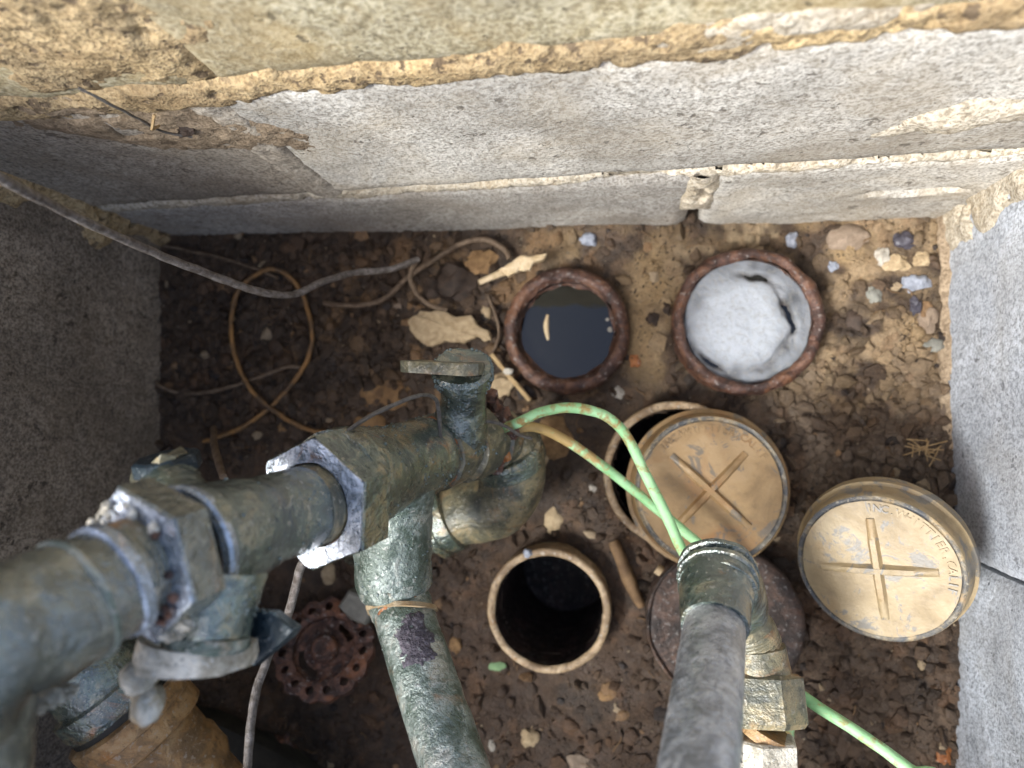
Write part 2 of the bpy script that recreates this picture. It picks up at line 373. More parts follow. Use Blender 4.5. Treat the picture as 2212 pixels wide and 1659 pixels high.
def smear(name, parent, O, u, n, s0, s1, z0, z1, mask, mat, thick=.006, res=.0025, seed=0, rough=1.0):
    """mortar squeezed over a face: rises out of the face where mask(s, z) > 0"""
    S, Z = np.meshgrid(np.arange(s0, s1, res), np.arange(z0, z1, res))
    m_ = mask(S, Z) + rough*(.95*(fbm(S*38+seed, Z*38, 3, seed)-.5)+.30*(fbm(S*140, Z*140, 2, seed+5)-.5))
    H = np.clip(m_, -1, 1); pit = np.clip((fbm(S*75+9, Z*75, 2, seed+31)-.70)*9, 0, 1); H = np.where(H > 0, thick*np.tanh(H*2.0), H*.012)-.0004-pit*thick*1.2
    H += (fbm(S*170, Z*170, 3, seed+9)-.5)*.0030*np.clip(m_*2+.3, 0, 1)
    keep = H > -.007
    mb = MB(); idx = -np.ones(S.shape, int)
    for j, i in zip(*np.nonzero(keep)):
        idx[j, i] = len(mb.v); mb.v.append(O+u*float(S[j, i])+V((0, 0, float(Z[j, i])))+n*float(H[j, i]))
    a = idx[:-1, :-1]; b_ = idx[:-1, 1:]; c = idx[1:, 1:]; d = idx[1:, :-1]
    ok = (a >= 0) & (b_ >= 0) & (c >= 0) & (d >= 0)
    mb.f = [[int(x) for x in q] for q in zip(a[ok], b_[ok], c[ok], d[ok])]
    return mb.build(name, mat, parent, sharp=80)
def band(zf, half):                                          # a bed joint running along zf(s)
    return lambda S, Z: 1.0-np.abs(Z-zf(S))/half
def blob(cs, cz, rs, rz, rot=0.0):
    def f(S, Z):
        a, b_ = math.cos(rot), math.sin(rot); x = ((S-cs)*a+(Z-cz)*b_)/rs; y = (-(S-cs)*b_+(Z-cz)*a)/rz
        return 1.0-np.hypot(x, y)
    return f
G = .005
def backing(parent, O, u, n, s0, s1, zf_, half, mat, depth=.0045):
    """recessed mortar filling the gap of a bed joint"""
    mb = MB(); rows = []; k = int((s1-s0)/.006)
    for dz in (-1, -.5, 0, .5, 1):
        rows.append([O+u*(s0+(s1-s0)*i/k)+V((0, 0, zf_(s0+(s1-s0)*i/k)+dz*half))-n*(depth+.002*noise.noise(V((i*.9, dz*2, s0*7)))) for i in range(k+1)])
    return mb.grid(rows).build('joint_filling', mat, parent)
# ---- rear wall
wl = thing('concrete_block_wall', 'rear concrete block wall with ochre mortar beds above the standpipes', 'wall', tuple((A+B)/2))
s_v0 = wall_sz(1512, 430)[0]; s_v1 = wall_sz(545, 300)[0]; s_v2 = wall_sz(290, 60)[0]
sl, zl = wall_sz(1975, 415)
def slot(s, z):
    q = 1-math.hypot((s-sl)/.040, (z-zl-(s-sl)*.04)/.0075); return -.016*min(1, max(0, q*2.2))
flat = lambda z: (lambda s: z)
J0 = flat(-.06)
lo = lambda f: (lambda s: f(s)-G)
hi = lambda f: (lambda s: f(s)+G)
block(wl, A, U, NB, -.02, s_v0-.006, J0, lo(J1), M_BLK_G, seed=1)
block(wl, A, U, NB, s_v0+.006, W+.03, J0, lo(J1), M_BLK_L, carve=slot, res=.005, seed=2)
block(wl, A, U, NB, -.25, s_v1-.002, hi(J1), lo(J2), M_BLK_B, seed=3)
block(wl, A, U, NB, s_v1+.002, W+.20, hi(J1), lo(J2), M_BLK_L, seed=4)
block(wl, A, U, NB, -.25, s_v2-G, hi(J2), flat(TOP-.04), M_BLK_T, seed=5)
block(wl, A, U, NB, s_v2+G, s_v2+.40, hi(J2), flat(TOP-.04), M_BLK_T, seed=6)
block(wl, A, U, NB, s_v2+.41, W+.20, hi(J2), flat(TOP-.04), M_BLK_T, seed=7)
backing(wl, A, U, NB, -.02, W+.02, J1, .012, M_MORTP); backing(wl, A, U, NB, -.22, W+.17, J2, .012, M_MORTB)
smear('mortar_bed', wl, A, U, NB, -.02, W+.02, .05, .22, lambda S, Z: band(J1, .0075)(S, Z)-.55*np.clip((S-.25)/.2, 0, 1), M_MORTP, .0018, seed=3, rough=1.8)
smear('mortar_bed', wl, A, U, NB, -.22, W+.17, .22, .42, lambda S, Z: band(J2, .0135)(S, Z)-.30*np.clip((S-.45)/.25, 0, 1), M_MORT, .0032, seed=8, rough=2.0)
zmid = J1(s_v0)
smear('mortar_joint', wl, A, U, NB, s_v0-.04, s_v0+.04, .02, zmid, lambda S, Z: np.minimum(1-np.abs(S-s_v0+.002)/.012, (Z-.045)/.02), M_MORTP, .004, seed=12, rough=.8)
a_, b__ = wall_sz(330, 275)
smear('mortar_smear', wl, A, U, NB, a_-.16, a_+.16, b__-.08, b__+.08, blob(a_, b__, .085, .040, -.32), M_MORTB, .004, seed=21, rough=.8)
smear('mortar_joint', wl, A, U, NB, s_v1-.03, s_v1+.03, J1(s_v1), J2(s_v1), lambda S, Z: 1.2-np.abs(S-s_v1)/.012, M_BLK_B, .002, seed=23, rough=.5)
a_, b__ = wall_sz(110, 90)
smear('mortar_smear', wl, A, U, NB, a_-.12, a_+.12, b__-.10, b__+.09, blob(a_, b__, .065, .05, .3), M_MORT, .004, seed=25, rough=1.3)
a_, b__ = wall_sz(2130, 245)
smear('mortar_smear', wl, A, U, NB, a_-.09, a_+.08, b__-.05, b__+.05, blob(a_, b__, .055, .021, .35), M_MORTP, .006, seed=29, rough=.8)
a_, b__ = wall_sz(1700, 60)
smear('mortar_smear', wl, A, U, NB, a_-.1, a_+.1, b__-.04, b__+.05, blob(a_, b__, .06, .014, .1), M_MORTP, .003, seed=33, rough=1.0)
# ---- left wall
wl = thing('concrete_block_wall', 'shaded damp concrete block wall along the left side', 'wall', tuple((A+AF)/2))
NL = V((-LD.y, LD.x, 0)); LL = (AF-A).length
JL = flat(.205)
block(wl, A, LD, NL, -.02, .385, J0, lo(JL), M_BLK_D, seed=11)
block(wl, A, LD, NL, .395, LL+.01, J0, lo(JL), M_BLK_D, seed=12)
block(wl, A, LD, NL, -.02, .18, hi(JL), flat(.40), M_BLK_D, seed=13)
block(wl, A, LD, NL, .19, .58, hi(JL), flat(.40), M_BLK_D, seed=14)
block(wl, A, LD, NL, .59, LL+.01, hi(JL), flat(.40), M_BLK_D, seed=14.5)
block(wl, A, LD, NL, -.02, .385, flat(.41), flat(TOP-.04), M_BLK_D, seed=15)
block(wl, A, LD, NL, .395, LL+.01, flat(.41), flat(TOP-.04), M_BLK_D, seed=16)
smear('mortar_bed', wl, A, LD, NL, 0, LL, .17, .24, band(JL, .009), M_MORTB, .004, seed=41)
smear('mortar_bed', wl, A, LD, NL, 0, LL, .37, .44, band(flat(.405), .009), M_MORTB, .004, seed=42)
# mortar squeezed out of the rear corner, thickest where the bed ends
smear('corner_mortar', wl, A, LD, NL, -.006, .07, -.01, .36, lambda S, Z: 1-S/(.006+.020*np.exp(-((Z-.085)/.02)**2)+.010*vnoise(Z*40, Z*0, 3)+.010*np.clip((Z-.1)/.2, 0, 1)), M_MORT, .012, seed=44, rough=.9)
# ---- right wall
wl = thing('concrete_block_wall', 'pale grey concrete block wall along the right side', 'wall', tuple((B+BF)/2))
NR = V((RD.y, -RD.x, 0)); LR = (BF-B).length
pr = at(2108, 1203, .64); sr = (pr-B).dot(RD)
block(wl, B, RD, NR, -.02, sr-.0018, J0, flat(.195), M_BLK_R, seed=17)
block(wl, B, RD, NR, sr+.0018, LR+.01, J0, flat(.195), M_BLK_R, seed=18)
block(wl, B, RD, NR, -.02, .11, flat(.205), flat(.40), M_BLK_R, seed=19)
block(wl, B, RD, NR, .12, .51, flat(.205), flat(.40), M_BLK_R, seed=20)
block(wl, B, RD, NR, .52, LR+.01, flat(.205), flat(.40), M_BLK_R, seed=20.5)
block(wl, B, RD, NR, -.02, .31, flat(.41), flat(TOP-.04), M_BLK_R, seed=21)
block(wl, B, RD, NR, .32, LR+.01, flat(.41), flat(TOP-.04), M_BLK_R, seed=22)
smear('mortar_bed', wl, B, RD, NR, 0, LR, .17, .24, band(flat(.2), .009), M_MORTP, .004, seed=51)
smear('mortar_bed', wl, B, RD, NR, 0, LR, .37, .44, band(flat(.405), .009), M_MORTP, .004, seed=52)
smear('corner_mortar', wl, B, RD, NR, -.006, .13, -.01, .30, lambda S, Z: 1-S/(.018+.022*np.exp(-(Z/.04)**2)+.012*vnoise(Z*40, Z*0, 7)), M_MORTP, .005, seed=53, rough=.9)
smear('mortar_fillet', wl, B, RD, NR, 0, .20, -.02, .05, lambda S, Z: 1-(Z+.004)/(.012+.010*vnoise(S*30, S*0, 9)*np.clip(1.4-S/.13, .2, 1)), M_MORTB, .008, seed=54, rough=.8)
# ---- front wall, under the photographer
wl = thing('concrete_block_wall', 'front concrete block wall where the pipes leave the pit', 'wall', tuple((AF+BF)/2))
UF = (BF-AF).normalized(); NF = V((-UF.y, UF.x, 0)); WF = (BF-AF).length
for k, (z0, z1) in enumerate(((-.06, .195), (.205, .40), (.41, TOP-.04))):
    s = -.2+.13*(k % 2)
    while s < WF+.2:
        block(wl, AF, UF, NF, max(s, -.19), min(s+.39, WF+.19), flat(z0), flat(z1), M_BLK_G, res=.02, seed=60+k+s); s += .40
    if k: smear('mortar_bed', wl, AF, UF, NF, 0, WF, z0-.03, z0+.03, band(flat(z0-.005), .009), M_MORTP, .004, res=.005, seed=61+k)

# ================================================================== FLOOR
def px_xy(px, py, d=.65): p = at(px, py, d); return p.x, p.y
P_WATER = at(1222, 712, .632); P_FOAM = at(1616, 692, .622); P_OPEN = at(1184, 1320, .632); P_CAP = at(1463, 1025, .630)
HOLES = [(P_WATER, .0540), (P_FOAM, .0590), (P_OPEN, .0530), (P_CAP, .0595)]
def zone(X, Y, px, py, rx, ry, soft=1.0):
    x, y = px_xy(px, py); k = .65/FPX
    q = np.hypot((X-x)/(rx*k), (Y-y)/(ry*k)); return np.clip((1-q)/soft+.0, 0, 1)
def floor_height(X, Y):
    h = (fbm(X*14, Y*14, 4, 5)-.5)*.016
    f1, idv = worley(X*95, Y*95, 3); f2, id2 = worley(X*190+3, Y*190, 8)
    rough = np.clip(.12+.35*np.clip((fbm(X*18, Y*18, 3, 91)-.45)*5, 0, 1)+zone(X, Y, 600, 720, 420, 330, .6)+zone(X, Y, 1850, 1000, 330, 420, .6)+zone(X, Y, 1800, 1500, 350, 250, .6), .12, 1)
    h = h+rough*(.0046*(1-np.clip(f1*1.5, 0, 1)**2)+.0025*(1-np.clip(f2*1.5, 0, 1)**2))-.005
    h = h+.022*zone(X, Y, 1990, 1250, 280, 420, 1.0)+.010*zone(X, Y, 1950, 620, 300, 220, .8)
    h = h+.010*zone(X, Y, 1420, 700, 120, 150, .7)
    h = h-.010*zone(X, Y, 1150, 1500, 500, 250, 1.0)
    for P, r in HOLES:
        q = np.hypot(X-P.x, Y-P.y); h = h-.006*np.exp(-np.clip(q-r, 0, 1)/.012)
    return h, idv, id2
def floor_color(X, Y, idv, id2):
    b_ = np.array([.074, .045, .025]); c = np.ones(X.shape+(3,))*b_
    tone = (.62+.85*idv)[..., None]*(.8+.4*id2)[..., None]; c = c*tone
    n = fbm(X*26, Y*26, 4, 31); n2 = fbm(X*55, Y*55, 3, 77)
    def lay(mask, colr, k_=1):
        nonlocal c
        m_ = np.clip(mask, 0, 1)[..., None]; c = c*(1-m_)+np.array(colr)*m_
    lay(zone(X, Y, 1250, 1480, 900, 420, .5)*.6*np.clip((n-.36)*8, 0, 1), (.072, .040, .022))
    tanm = np.clip((n-.43)*9, 0, 1)
    lay(tanm*np.clip(zone(X, Y, 1850, 650, 330, 250, .5)+zone(X, Y, 1410, 690, 90, 170, .5)+zone(X, Y, 1300, 530, 300, 60, .6)*.6, 0, 1), (.35, .235, .115))
    lay(np.clip((n2-.54)*8, 0, 1)*zone(X, Y, 1780, 640, 420, 300, .5), (.42, .31, .18))
    crust = np.clip(zone(X, Y, 1880, 640, 230, 190, .35), 0, 1)*np.clip((n2-.36)*7, 0, 1); lay(crust*.8, (.34, .235, .13))
    lay(np.clip((n2-.58)*8, 0, 1)*zone(X, Y, 1000, 720, 450, 300, .5)*.7, (.33, .20, .09))
    lay(np.clip((n-.52)*8, 0, 1)*zone(X, Y, 1850, 950, 330, 300, .5)*.6, (.20, .145, .098))
    lay(np.clip((n-.50)*8, 0, 1)*zone(X, Y, 1750, 1550, 380, 280, .5)*.5, (.17, .12, .08))
    lay(np.clip((n2-.62)*8, 0, 1)*.35, (.20, .10, .045))
    lay(np.clip((.40-n)*9, 0, 1)*.6, (.030, .020, .013))
    return np.clip(c, .01, 1)
x0, x1, y0, y1 = min(A.x, AF.x)-.03, max(B.x, BF.x)+.03, YF-.03, max(A.y, B.y)+.03
RES = .0024
X, Y = np.meshgrid(np.arange(x0, x1, RES), np.arange(y0, y1, RES))
H, idv, id2 = floor_height(X, Y); CC = floor_color(X, Y, idv, id2)
keep = np.ones(X.shape, bool)
for P, r in HOLES: keep &= np.hypot(X-P.x, Y-P.y) > r-.006
idx = -np.ones(X.shape, int); idx[keep] = np.arange(keep.sum())
mb = MB(); mb.v = [V(p) for p in zip(X[keep].tolist(), Y[keep].tolist(), H[keep].tolist())]
a, b_, c, d = idx[:-1, :-1], idx[:-1, 1:], idx[1:, 1:], idx[1:, :-1]
ok = (a >= 0) & (b_ >= 0) & (c >= 0) & (d >= 0)
mb.f = np.stack([a[ok], b_[ok], c[ok], d[ok]], 1).tolist()
tag(mb.build('pit_floor', M_SOIL, sharp=80, col=CC[keep]), kind='structure')
def zf(x, y):
    h, _, _ = floor_height(np.array([x]), np.array([y])); return float(h[0])
def onf(px, py, up=0.0):
    p = at(px, py, .645); z = zf(p.x, p.y); p = at(px, py, CAM_H-z-up); return p
# loose soil clods: nobody could count them
def clods(n, name):
    bm = bmesh.new(); bmesh.ops.create_icosphere(bm, subdivisions=1, radius=1)
    base_v = np.array([v_.co[:] for v_ in bm.verts]); base_f = np.array([[x.index for x in f.verts] for f in bm.faces]); bm.free()
    xs = RNG.uniform(x0+.03, x1-.03, n*3); ys = RNG.uniform(-.36, y1-.03, n*3)
    dens = .10+.25*fbm(xs*20, ys*20, 2, 3)+.9*zone(xs, ys, 640, 720, 480, 330, .5)+.9*zone(xs, ys, 1850, 950, 330, 330, .5)+.5*zone(xs, ys, 1850, 1500, 350, 300, .5)
    k = RNG.uniform(0, 1, n*3) < dens
    for P, r in HOLES: k &= np.hypot(xs-P.x, ys-P.y) > r+.004
    xs, ys = xs[k][:n], ys[k][:n]; n = len(xs)
    h, idv, id2 = floor_height(xs, ys); col = floor_color(xs, ys, RNG.uniform(0, 1, n), RNG.uniform(0, 1, n))
    pk = RNG.uniform(0, 1, n); col[pk < .015] = (.38, .28, .17); col[(pk > .05) & (pk < .065)] = (.26, .15, .07); col[(pk > .09) & (pk < .12)] = (.035, .025, .02)
    r = .0010+.0066*RNG.uniform(0, 1, n)**3.2
    vs = []; 
    jit = 1+RNG.uniform(-.38, .38, (n, len(base_v), 1)); sq = RNG.uniform(.6, 1.3, (n, 1, 3)); sq[:, :, 2] *= .7
    ang = RNG.uniform(0, 6.28, n); ca, sa = np.cos(ang), np.sin(ang)
    v_ = base_v[None]*jit*sq*r[:, None, None]
    vx = v_[..., 0]*ca[:, None]-v_[..., 1]*sa[:, None]; vy = v_[..., 0]*sa[:, None]+v_[..., 1]*ca[:, None]
    v_ = np.stack([vx+xs[:, None], vy+ys[:, None], v_[..., 2]+(h+r*.05)[:, None]], -1)
    f = (base_f[None]+(np.arange(n)*len(base_v))[:, None, None]).reshape(-1, 3)
    mb = MB(); mb.v = [V(p) for p in v_.reshape(-1, 3).tolist()]; mb.f = f.tolist()
    o = mb.build(name, M_CLOD, sharp=50, col=np.repeat(col, len(base_v), 0))
    return tag(o, 'loose crumbled brown soil clods covering the pit floor', 'soil', kind='stuff')
clods(9000, 'soil_clods')
def grit(n):
    xs = RNG.uniform(x0+.03, x1-.03, n); ys = RNG.uniform(-.36, y1-.03, n); k = np.ones(n, bool)
    for P, r in HOLES: k &= np.hypot(xs-P.x, ys-P.y) > r+.003
    k &= fbm(xs*24, ys*24, 3, 55) > RNG.uniform(.3, .62, n)
    xs, ys = xs[k], ys[k]; n = len(xs); h, _, _ = floor_height(xs, ys); r = RNG.uniform(.0005, .0014, n)
    t_ = np.array([(1, 1, 1), (-1, -1, 1), (-1, 1, -1), (1, -1, -1)])*.8
    v_ = t_[None]*RNG.uniform(.4, 1.4, (n, 4, 3))*r[:, None, None]+np.stack([xs, ys, h+r*.3], -1)[:, None]
    f = (np.array([(0, 1, 2), (0, 3, 1), (0, 2, 3), (1, 3, 2)])[None]+(np.arange(n)*4)[:, None, None]).reshape(-1, 3)
    c = RNG.uniform(.03, .17, n)[:, None]*np.array([1, .70, .46]); c[RNG.uniform(0, 1, n) < .05] = (.34, .27, .18)
    mb = MB(); mb.v = [V(p) for p in v_.reshape(-1, 3).tolist()]; mb.f = f.tolist()
    tag(mb.build('grit', M_CLOD, sharp=30, col=np.repeat(c, 4, 0)), 'fine dark grit strewn over the damp soil', 'grit', kind='stuff')
grit(14000)
def fibres(n):
    mb = MB()
    for k in range(n):
        x = random.uniform(x0+.05, x1-.05); y = random.uniform(-.33, y1-.05)
        if any(math.hypot(x-P.x, y-P.y) < r+.012 for P, r in HOLES): continue
        a = random.uniform(0, 6.28); L = random.uniform(.006, .022); pts = []
        for j in range(4):
            a += random.uniform(-.6, .6); pts.append(V((x, y, zf(x, y)+.0022))); x += math.cos(a)*L/3; y += math.sin(a)*L/3
        mb.tube(pts, random.uniform(.0003, .0007), 5, 3)
    tag(mb.build('root_fibres', M_STICK), 'short dead root fibres lying on the soil', 'fibres', kind='stuff')
fibres(130)
# ground outside the pit
mb = MB(); g = 150; T = .19
ox0, ox1, oy0, oy1 = x0-T, x1+T, y0-T, y1+T; zg = .47
for q in (((-g, -g), (g, -g), (g, oy0), (-g, oy0)), ((-g, oy1), (g, oy1), (g, g), (-g, g)), ((-g, oy0), (ox0, oy0), (ox0, oy1), (-g, oy1)), ((ox1, oy0), (g, oy0), (g, oy1), (ox1, oy1))):
    mb.add([(p[0], p[1], zg) for p in q], [[0, 1, 2, 3]])
tag(mb.build('ground', plain('packed_earth', (.16, .12, .08), (.26, .21, .15), 3, .9)), kind='structure')

# ================================================================== STANDPIPES
def standpipe(P, ro, ri, zbot, mat, label, name='standpipe', lip=.003, jag=.0015, matin=None):
    t = thing(name, label, 'pipe', (P.x, P.y, 0))
    zt = P.z
    mb = MB(); a0 = V((P.x, P.y, 0)); n = 64
    prof = [(-.10, ro), (zt-lip, ro), (zt-lip*.3, ro-lip*.4), (zt, ro-lip), (zt, ri+lip*.6), (zt-lip, ri)]
    pts = []
    for k, (z, r) in enumerate(prof):
        if k:
            z0_, r0_ = prof[k-1]; m_ = max(1, int(math.hypot(z-z0_, r-r0_)/.003))
            pts += [(z0_+(z-z0_)*j/m_, r0_+(r-r0_)*j/m_) for j in range(1, m_)]
        pts.append((z, r))
    mb.grid([[V((P.x+math.cos(6.28318*i/n)*r, P.y+math.sin(6.28318*i/n)*r, z)) for i in range(n)] for z, r in pts], True)
    mb.rough(jag, 70, jag*.6, 200); mb.build('rim', mat, t, sharp=70)
    mb = MB(); zz = [zt-lip*1.1-(zt-lip*1.1-zbot)*k/30 for k in range(31)]
    mb.grid([[V((P.x+math.cos(6.28318*i/n)*ri, P.y+math.sin(6.28318*i/n)*ri, z)) for i in range(n)] for z in zz], True, False, True)
    mb.rough(jag*.7, 60, jag*.5, 180); mb.build('bore', matin or mat, t, sharp=70)
    return t
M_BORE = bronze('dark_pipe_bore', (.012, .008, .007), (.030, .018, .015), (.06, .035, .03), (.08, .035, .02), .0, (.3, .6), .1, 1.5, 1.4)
standpipe(P_WATER, .0575, .0445, -.06, M_RUSTP, 'rusty iron standpipe filled with dark still water', lip=.006, jag=.0022, matin=M_BORE)
standpipe(P_FOAM, .0630, .0530, -.06, M_RUSTP, 'rusty iron standpipe packed with white scum beside the right wall', lip=.005, jag=.0022, matin=M_RUSTP)
standpipe(P_OPEN, .0555, .0485, -.16, M_RIMB, 'tan rimmed open standpipe, empty and dark inside, between the two pipes', lip=.002, jag=.0007, matin=M_BORE)
standpipe(P_CAP, .0640, .0570, -.20, M_RIMB, 'tan standpipe ring peeking out under the crossed brass cap', lip=.002, jag=.0007, matin=M_BORE)
def disc(P, r, z, n=64):
    mb = MB(); o = V((P.x, P.y, z)); mb.v = [o]+[o+V((math.cos(6.28318*i/n)*r, math.sin(6.28318*i/n)*r, 0)) for i in range(n)]
    mb.f = [[0, 1+i, 1+(i+1) % n] for i in range(n)]; return mb
tag(disc(P_WATER, .0450, P_WATER.z-.016).build('water', M_WATER, origin=(P_WATER.x, P_WATER.y, P_WATER.z-.016)), 'black still water inside the rusty standpipe', kind='structure')
tag(disc(P_FOAM, .0535, P_FOAM.z-.014).build('water', M_WATER, origin=(P_FOAM.x, P_FOAM.y, P_FOAM.z-.014)), 'dark water around the white scum', kind='structure')
wz = P_WATER.z-.0155; dw = CAM_H-wz
tag(MB().tube([at(1183, 680, dw), at(1180, 705, dw), at(1184, 735, dw)], [.0012, .0026, .0012], 8, 5).rough(.0004, 200).build('pale_sliver', M_WOOD, origin=at(1180, 705, dw)), 'pale sliver on the dark water', 'sliver')  # thin pale tapered strip lying on the water surface
for k, (px, py, r, lab) in enumerate(((1318, 712, .0016, 'larger white bubble at the right edge of the dark water'), (1312, 690, .0011, 'small white bubble above the larger one on the dark water'), (1290, 628, .0014, 'white fleck at the upper rim of the dark water'), (1255, 612, .0010, 'tiny fleck near the top of the dark water'))):
    p = at(px, py, dw); tag(MB().ico(p, r*1.5, 2, .2, 1, (1, 1, .5), k).build('foam_fleck', M_WHITE, origin=p), lab, 'fleck')
# a skin of scum clinging to the waterline
mb = MB(); rows = []
for k in range(97):
    th = 6.28318*k/96; wd = .0015+.0055*max(0, noise.noise(V((math.cos(th)*2.2, math.sin(th)*2.2, 3)))+.15)
    o_ = V((math.cos(th), math.sin(th), 0)); c_ = V((P_WATER.x, P_WATER.y, wz)); rows.append([c_+o_*.0452+V((0, 0, .0035)), c_+o_*.0440+V((0, 0, .0012)), c_+o_*(.0445-wd*.6)+V((0, 0, .0006)), c_+o_*(.0445-wd)-V((0, 0, .001))])
tag(mb.grid(rows).rough(.0005, 180).build('waterline_scum', M_RUSTP, origin=P_WATER, sharp=80), 'brown scum ring clinging round the dark water', 'scum')
# the scum: a soft lumpy skin, thin and wet towards the rim, broken open here and there
mb = MB(); n = 120; nr = 44; rows = []; fcol = []
for j in range(nr+1):
    row = []
    for i in range(n):
        th = 6.28318*i/n; r = .0534*j/nr; x = math.cos(th)*r; y = math.sin(th)*r
        q = math.hypot(x+.005, y+.001); nn = noise.noise(V((x*40, y*40, 1.7)))*.005+noise.noise(V((x*110, y*110, 4)))*.0025+noise.noise(V((x*260, y*260, 9)))*.001
        h = .0035+.0045*(1-(q/.045)**2)+nn*.35
        gate = max(0, math.exp(-((th-1.35)/.30)**2)+1.0*math.exp(-((th-.15)/.45)**2)+math.exp(-((th-6.28-.15)/.45)**2)+.75*math.exp(-((th-4.0)/.28)**2)+.35*math.exp(-((th-5.2)/.5)**2))
        moat = math.exp(-((q+nn*1.3-.0425)/.0026)**2)*min(1, gate)
        h -= .0125*moat
        edge = min(1, max(0, (q+nn*1.5-.022)/.026)); edge = edge*edge*(3-2*edge); dirt = max(0, noise.noise(V((x*75, y*75, 7.7))))
        k_ = 1-.42*edge-.5*dirt*edge; tint = V((.43, .45, .475))*k_; tint = tint.lerp(V((.07, .05, .035)), min(1, moat*1.25))
        row.append(V((P_FOAM.x+x, P_FOAM.y+y, P_FOAM.z-.012+h))); fcol.append(tuple(tint))
    rows.append(row)
mb.grid(rows, True)
m, nt, b, co = base('scum_skin'); fn = noise_n(nt, co, 260, 4, .65); fb = noise_n(nt, co, 70, 3, .6)
nt.links.new(mix(nt, ramp(nt, fn, [(.38, (.35,)*3), (.5, (0, 0, 0))]), attr(nt), (.30, .28, .24)), b.inputs['Base Color'])
b.inputs['Roughness'].default_value = .8; b.inputs['Subsurface Weight'].default_value = .4; b.inputs['Subsurface Radius'].default_value = (.006, .006, .006); b.inputs['Coat Weight'].default_value = .08; b.inputs['Specular IOR Level'].default_value = .2
bump(nt, b, [(fb, .25, .004), (fn, .7, .0018)])
scum = mb.build('scum_skin', m, origin=P_FOAM, sharp=80, col=fcol); scum.name = 'scum'
tag(scum, 'lumpy white scum floating in the standpipe beside the right wall', 'scum')

# ================================================================== BRASS CAPS
def letters(text_pos, h, place):
    mb = MB()
    for ch, ang, rad in text_pos:
        cu = bpy.data.curves.new('t', 'FONT'); cu.body = ch; cu.size = h; cu.extrude = .0005; cu.align_x = 'CENTER'; cu.align_y = 'CENTER'; cu.resolution_u = 2; cu.offset = .00012
        ob = bpy.data.objects.new('t', cu); COL.objects.link(ob); dg = bpy.context.evaluated_depsgraph_get(); dg.update()
        me = bpy.data.meshes.new_from_object(ob.evaluated_get(dg))
        ca, sa = math.cos(ang-math.pi/2), math.sin(ang-math.pi/2); ox, oy = math.cos(ang)*rad, math.sin(ang)*rad
        mb.add([place(V((ox+ca*v_.co.x-sa*v_.co.y, oy+sa*v_.co.x+ca*v_.co.y, v_.co.z+.0004))) for v_ in me.vertices], [list(p.vertices) for p in me.polygons])
        bpy.data.objects.remove(ob); bpy.data.curves.remove(cu); bpy.data.meshes.remove(me)
    return mb
def brass_cap(label, C, nrm, spin, r, mat, words, skirt=.030, edge=M_CAPD, flange=0.0):
    """C: centre of the top face"""
    nrm = V(nrm).normalized(); e1 = V((1, 0, 0)); e1 = (e1-nrm*e1.dot(nrm)).normalized(); e2 = nrm.cross(e1)
    place = lambda p: C+e1*p.x+e2*p.y+nrm*p.z
    low = C-nrm*skirt
    t = thing('brass_cap', label, 'cap', (C.x, C.y, min(C.z, low.z-r*math.sqrt(max(0, 1-nrm.z**2)))))
    mb = MB(); n = 72
    prof = [(r*.985+flange, -skirt), (r*1.0+flange, -skirt*.98), (r*1.0+flange, -skirt*.60), (r*.985+flange*.4, -skirt*.55), (r*.98, -skirt*.2), (r*.97, -.0022), (r*.955, -.0004)]
    rows = [[place(V((math.cos(6.28318*i/n)*q, math.sin(6.28318*i/n)*q, z))) for i in range(n)] for q, z in prof]
    mb.grid(rows, True, True, False).rough(.0005, 60); mb.build('skirt', mat, t, sharp=50)
    mb = MB(); rr = [r*.955, r*.93, r*.90, r*.89, r*.8, r*.6, r*.4, r*.2, r*.02]
    zz = [-.0004, -.0014, -.0014, 0, .0, .0002, .0, .0003, .0]
    mb.grid([[place(V((math.cos(6.28318*i/n)*q, math.sin(6.28318*i/n)*q, z))) for i in range(n)] for q, z in zip(rr[3:], zz[3:])], True, False, True).rough(.0005, 45)
    mb.build('top_plate', mat, t, sharp=60)
    mb = MB().grid([[place(V((math.cos(6.28318*i/n)*q, math.sin(6.28318*i/n)*q, z))) for i in range(n)] for q, z in zip(rr[:4], zz[:4])], True).rough(.0004, 60)
    mb.build('edge_groove', edge, t, sharp=70)
    for k in range(2):
        an = spin+k*math.pi/2; cd, sd_ = math.cos(an), math.sin(an); mb = MB(); rows = []
        for i in range(25):
            f = -1+2*i/24; Lh = r*.66; wd = .0033*(1-.30*abs(f)**2); hh = .0042*(1-.70*abs(f)**3)
            row = []
            for ww, zz_ in ((-1.5, -.001), (-1, .0012), (-.6, hh*.95), (.6, hh*.95), (1, .0012), (1.5, -.001)):
                row.append(place(V((cd*f*Lh-sd_*wd*ww, sd_*f*Lh+cd*wd*ww, zz_+(k*.0002)))))
            rows.append(row)
        mb.grid(rows, False).rough(.0003, 120); mb.build('rib', mat, t, sharp=60)
    tp = []
    for word, mid, stepa in words:
        for k, ch in enumerate(word):
            if ch != ' ': tp.append((ch, mid-(k-(len(word)-1)/2)*stepa, r*.80))
    letters(tp, r*.135, place).build('lettering', mat, t, sharp=30)
    # pitted grime spots
    return t
C1 = at(1534, 1060, .606)
brass_cap('ochre brass cap with a diagonal cross, sitting askew on the tan standpipe', C1, (.03, .02, 1), R(47), .0645, M_CAP,
          [('INC.', R(128), R(6)), ('WHITTIER,', R(88), R(6.2)), ('CALIF', R(46), R(6))], skirt=.034, flange=.004)
C2 = at(1896, 1230, .556)
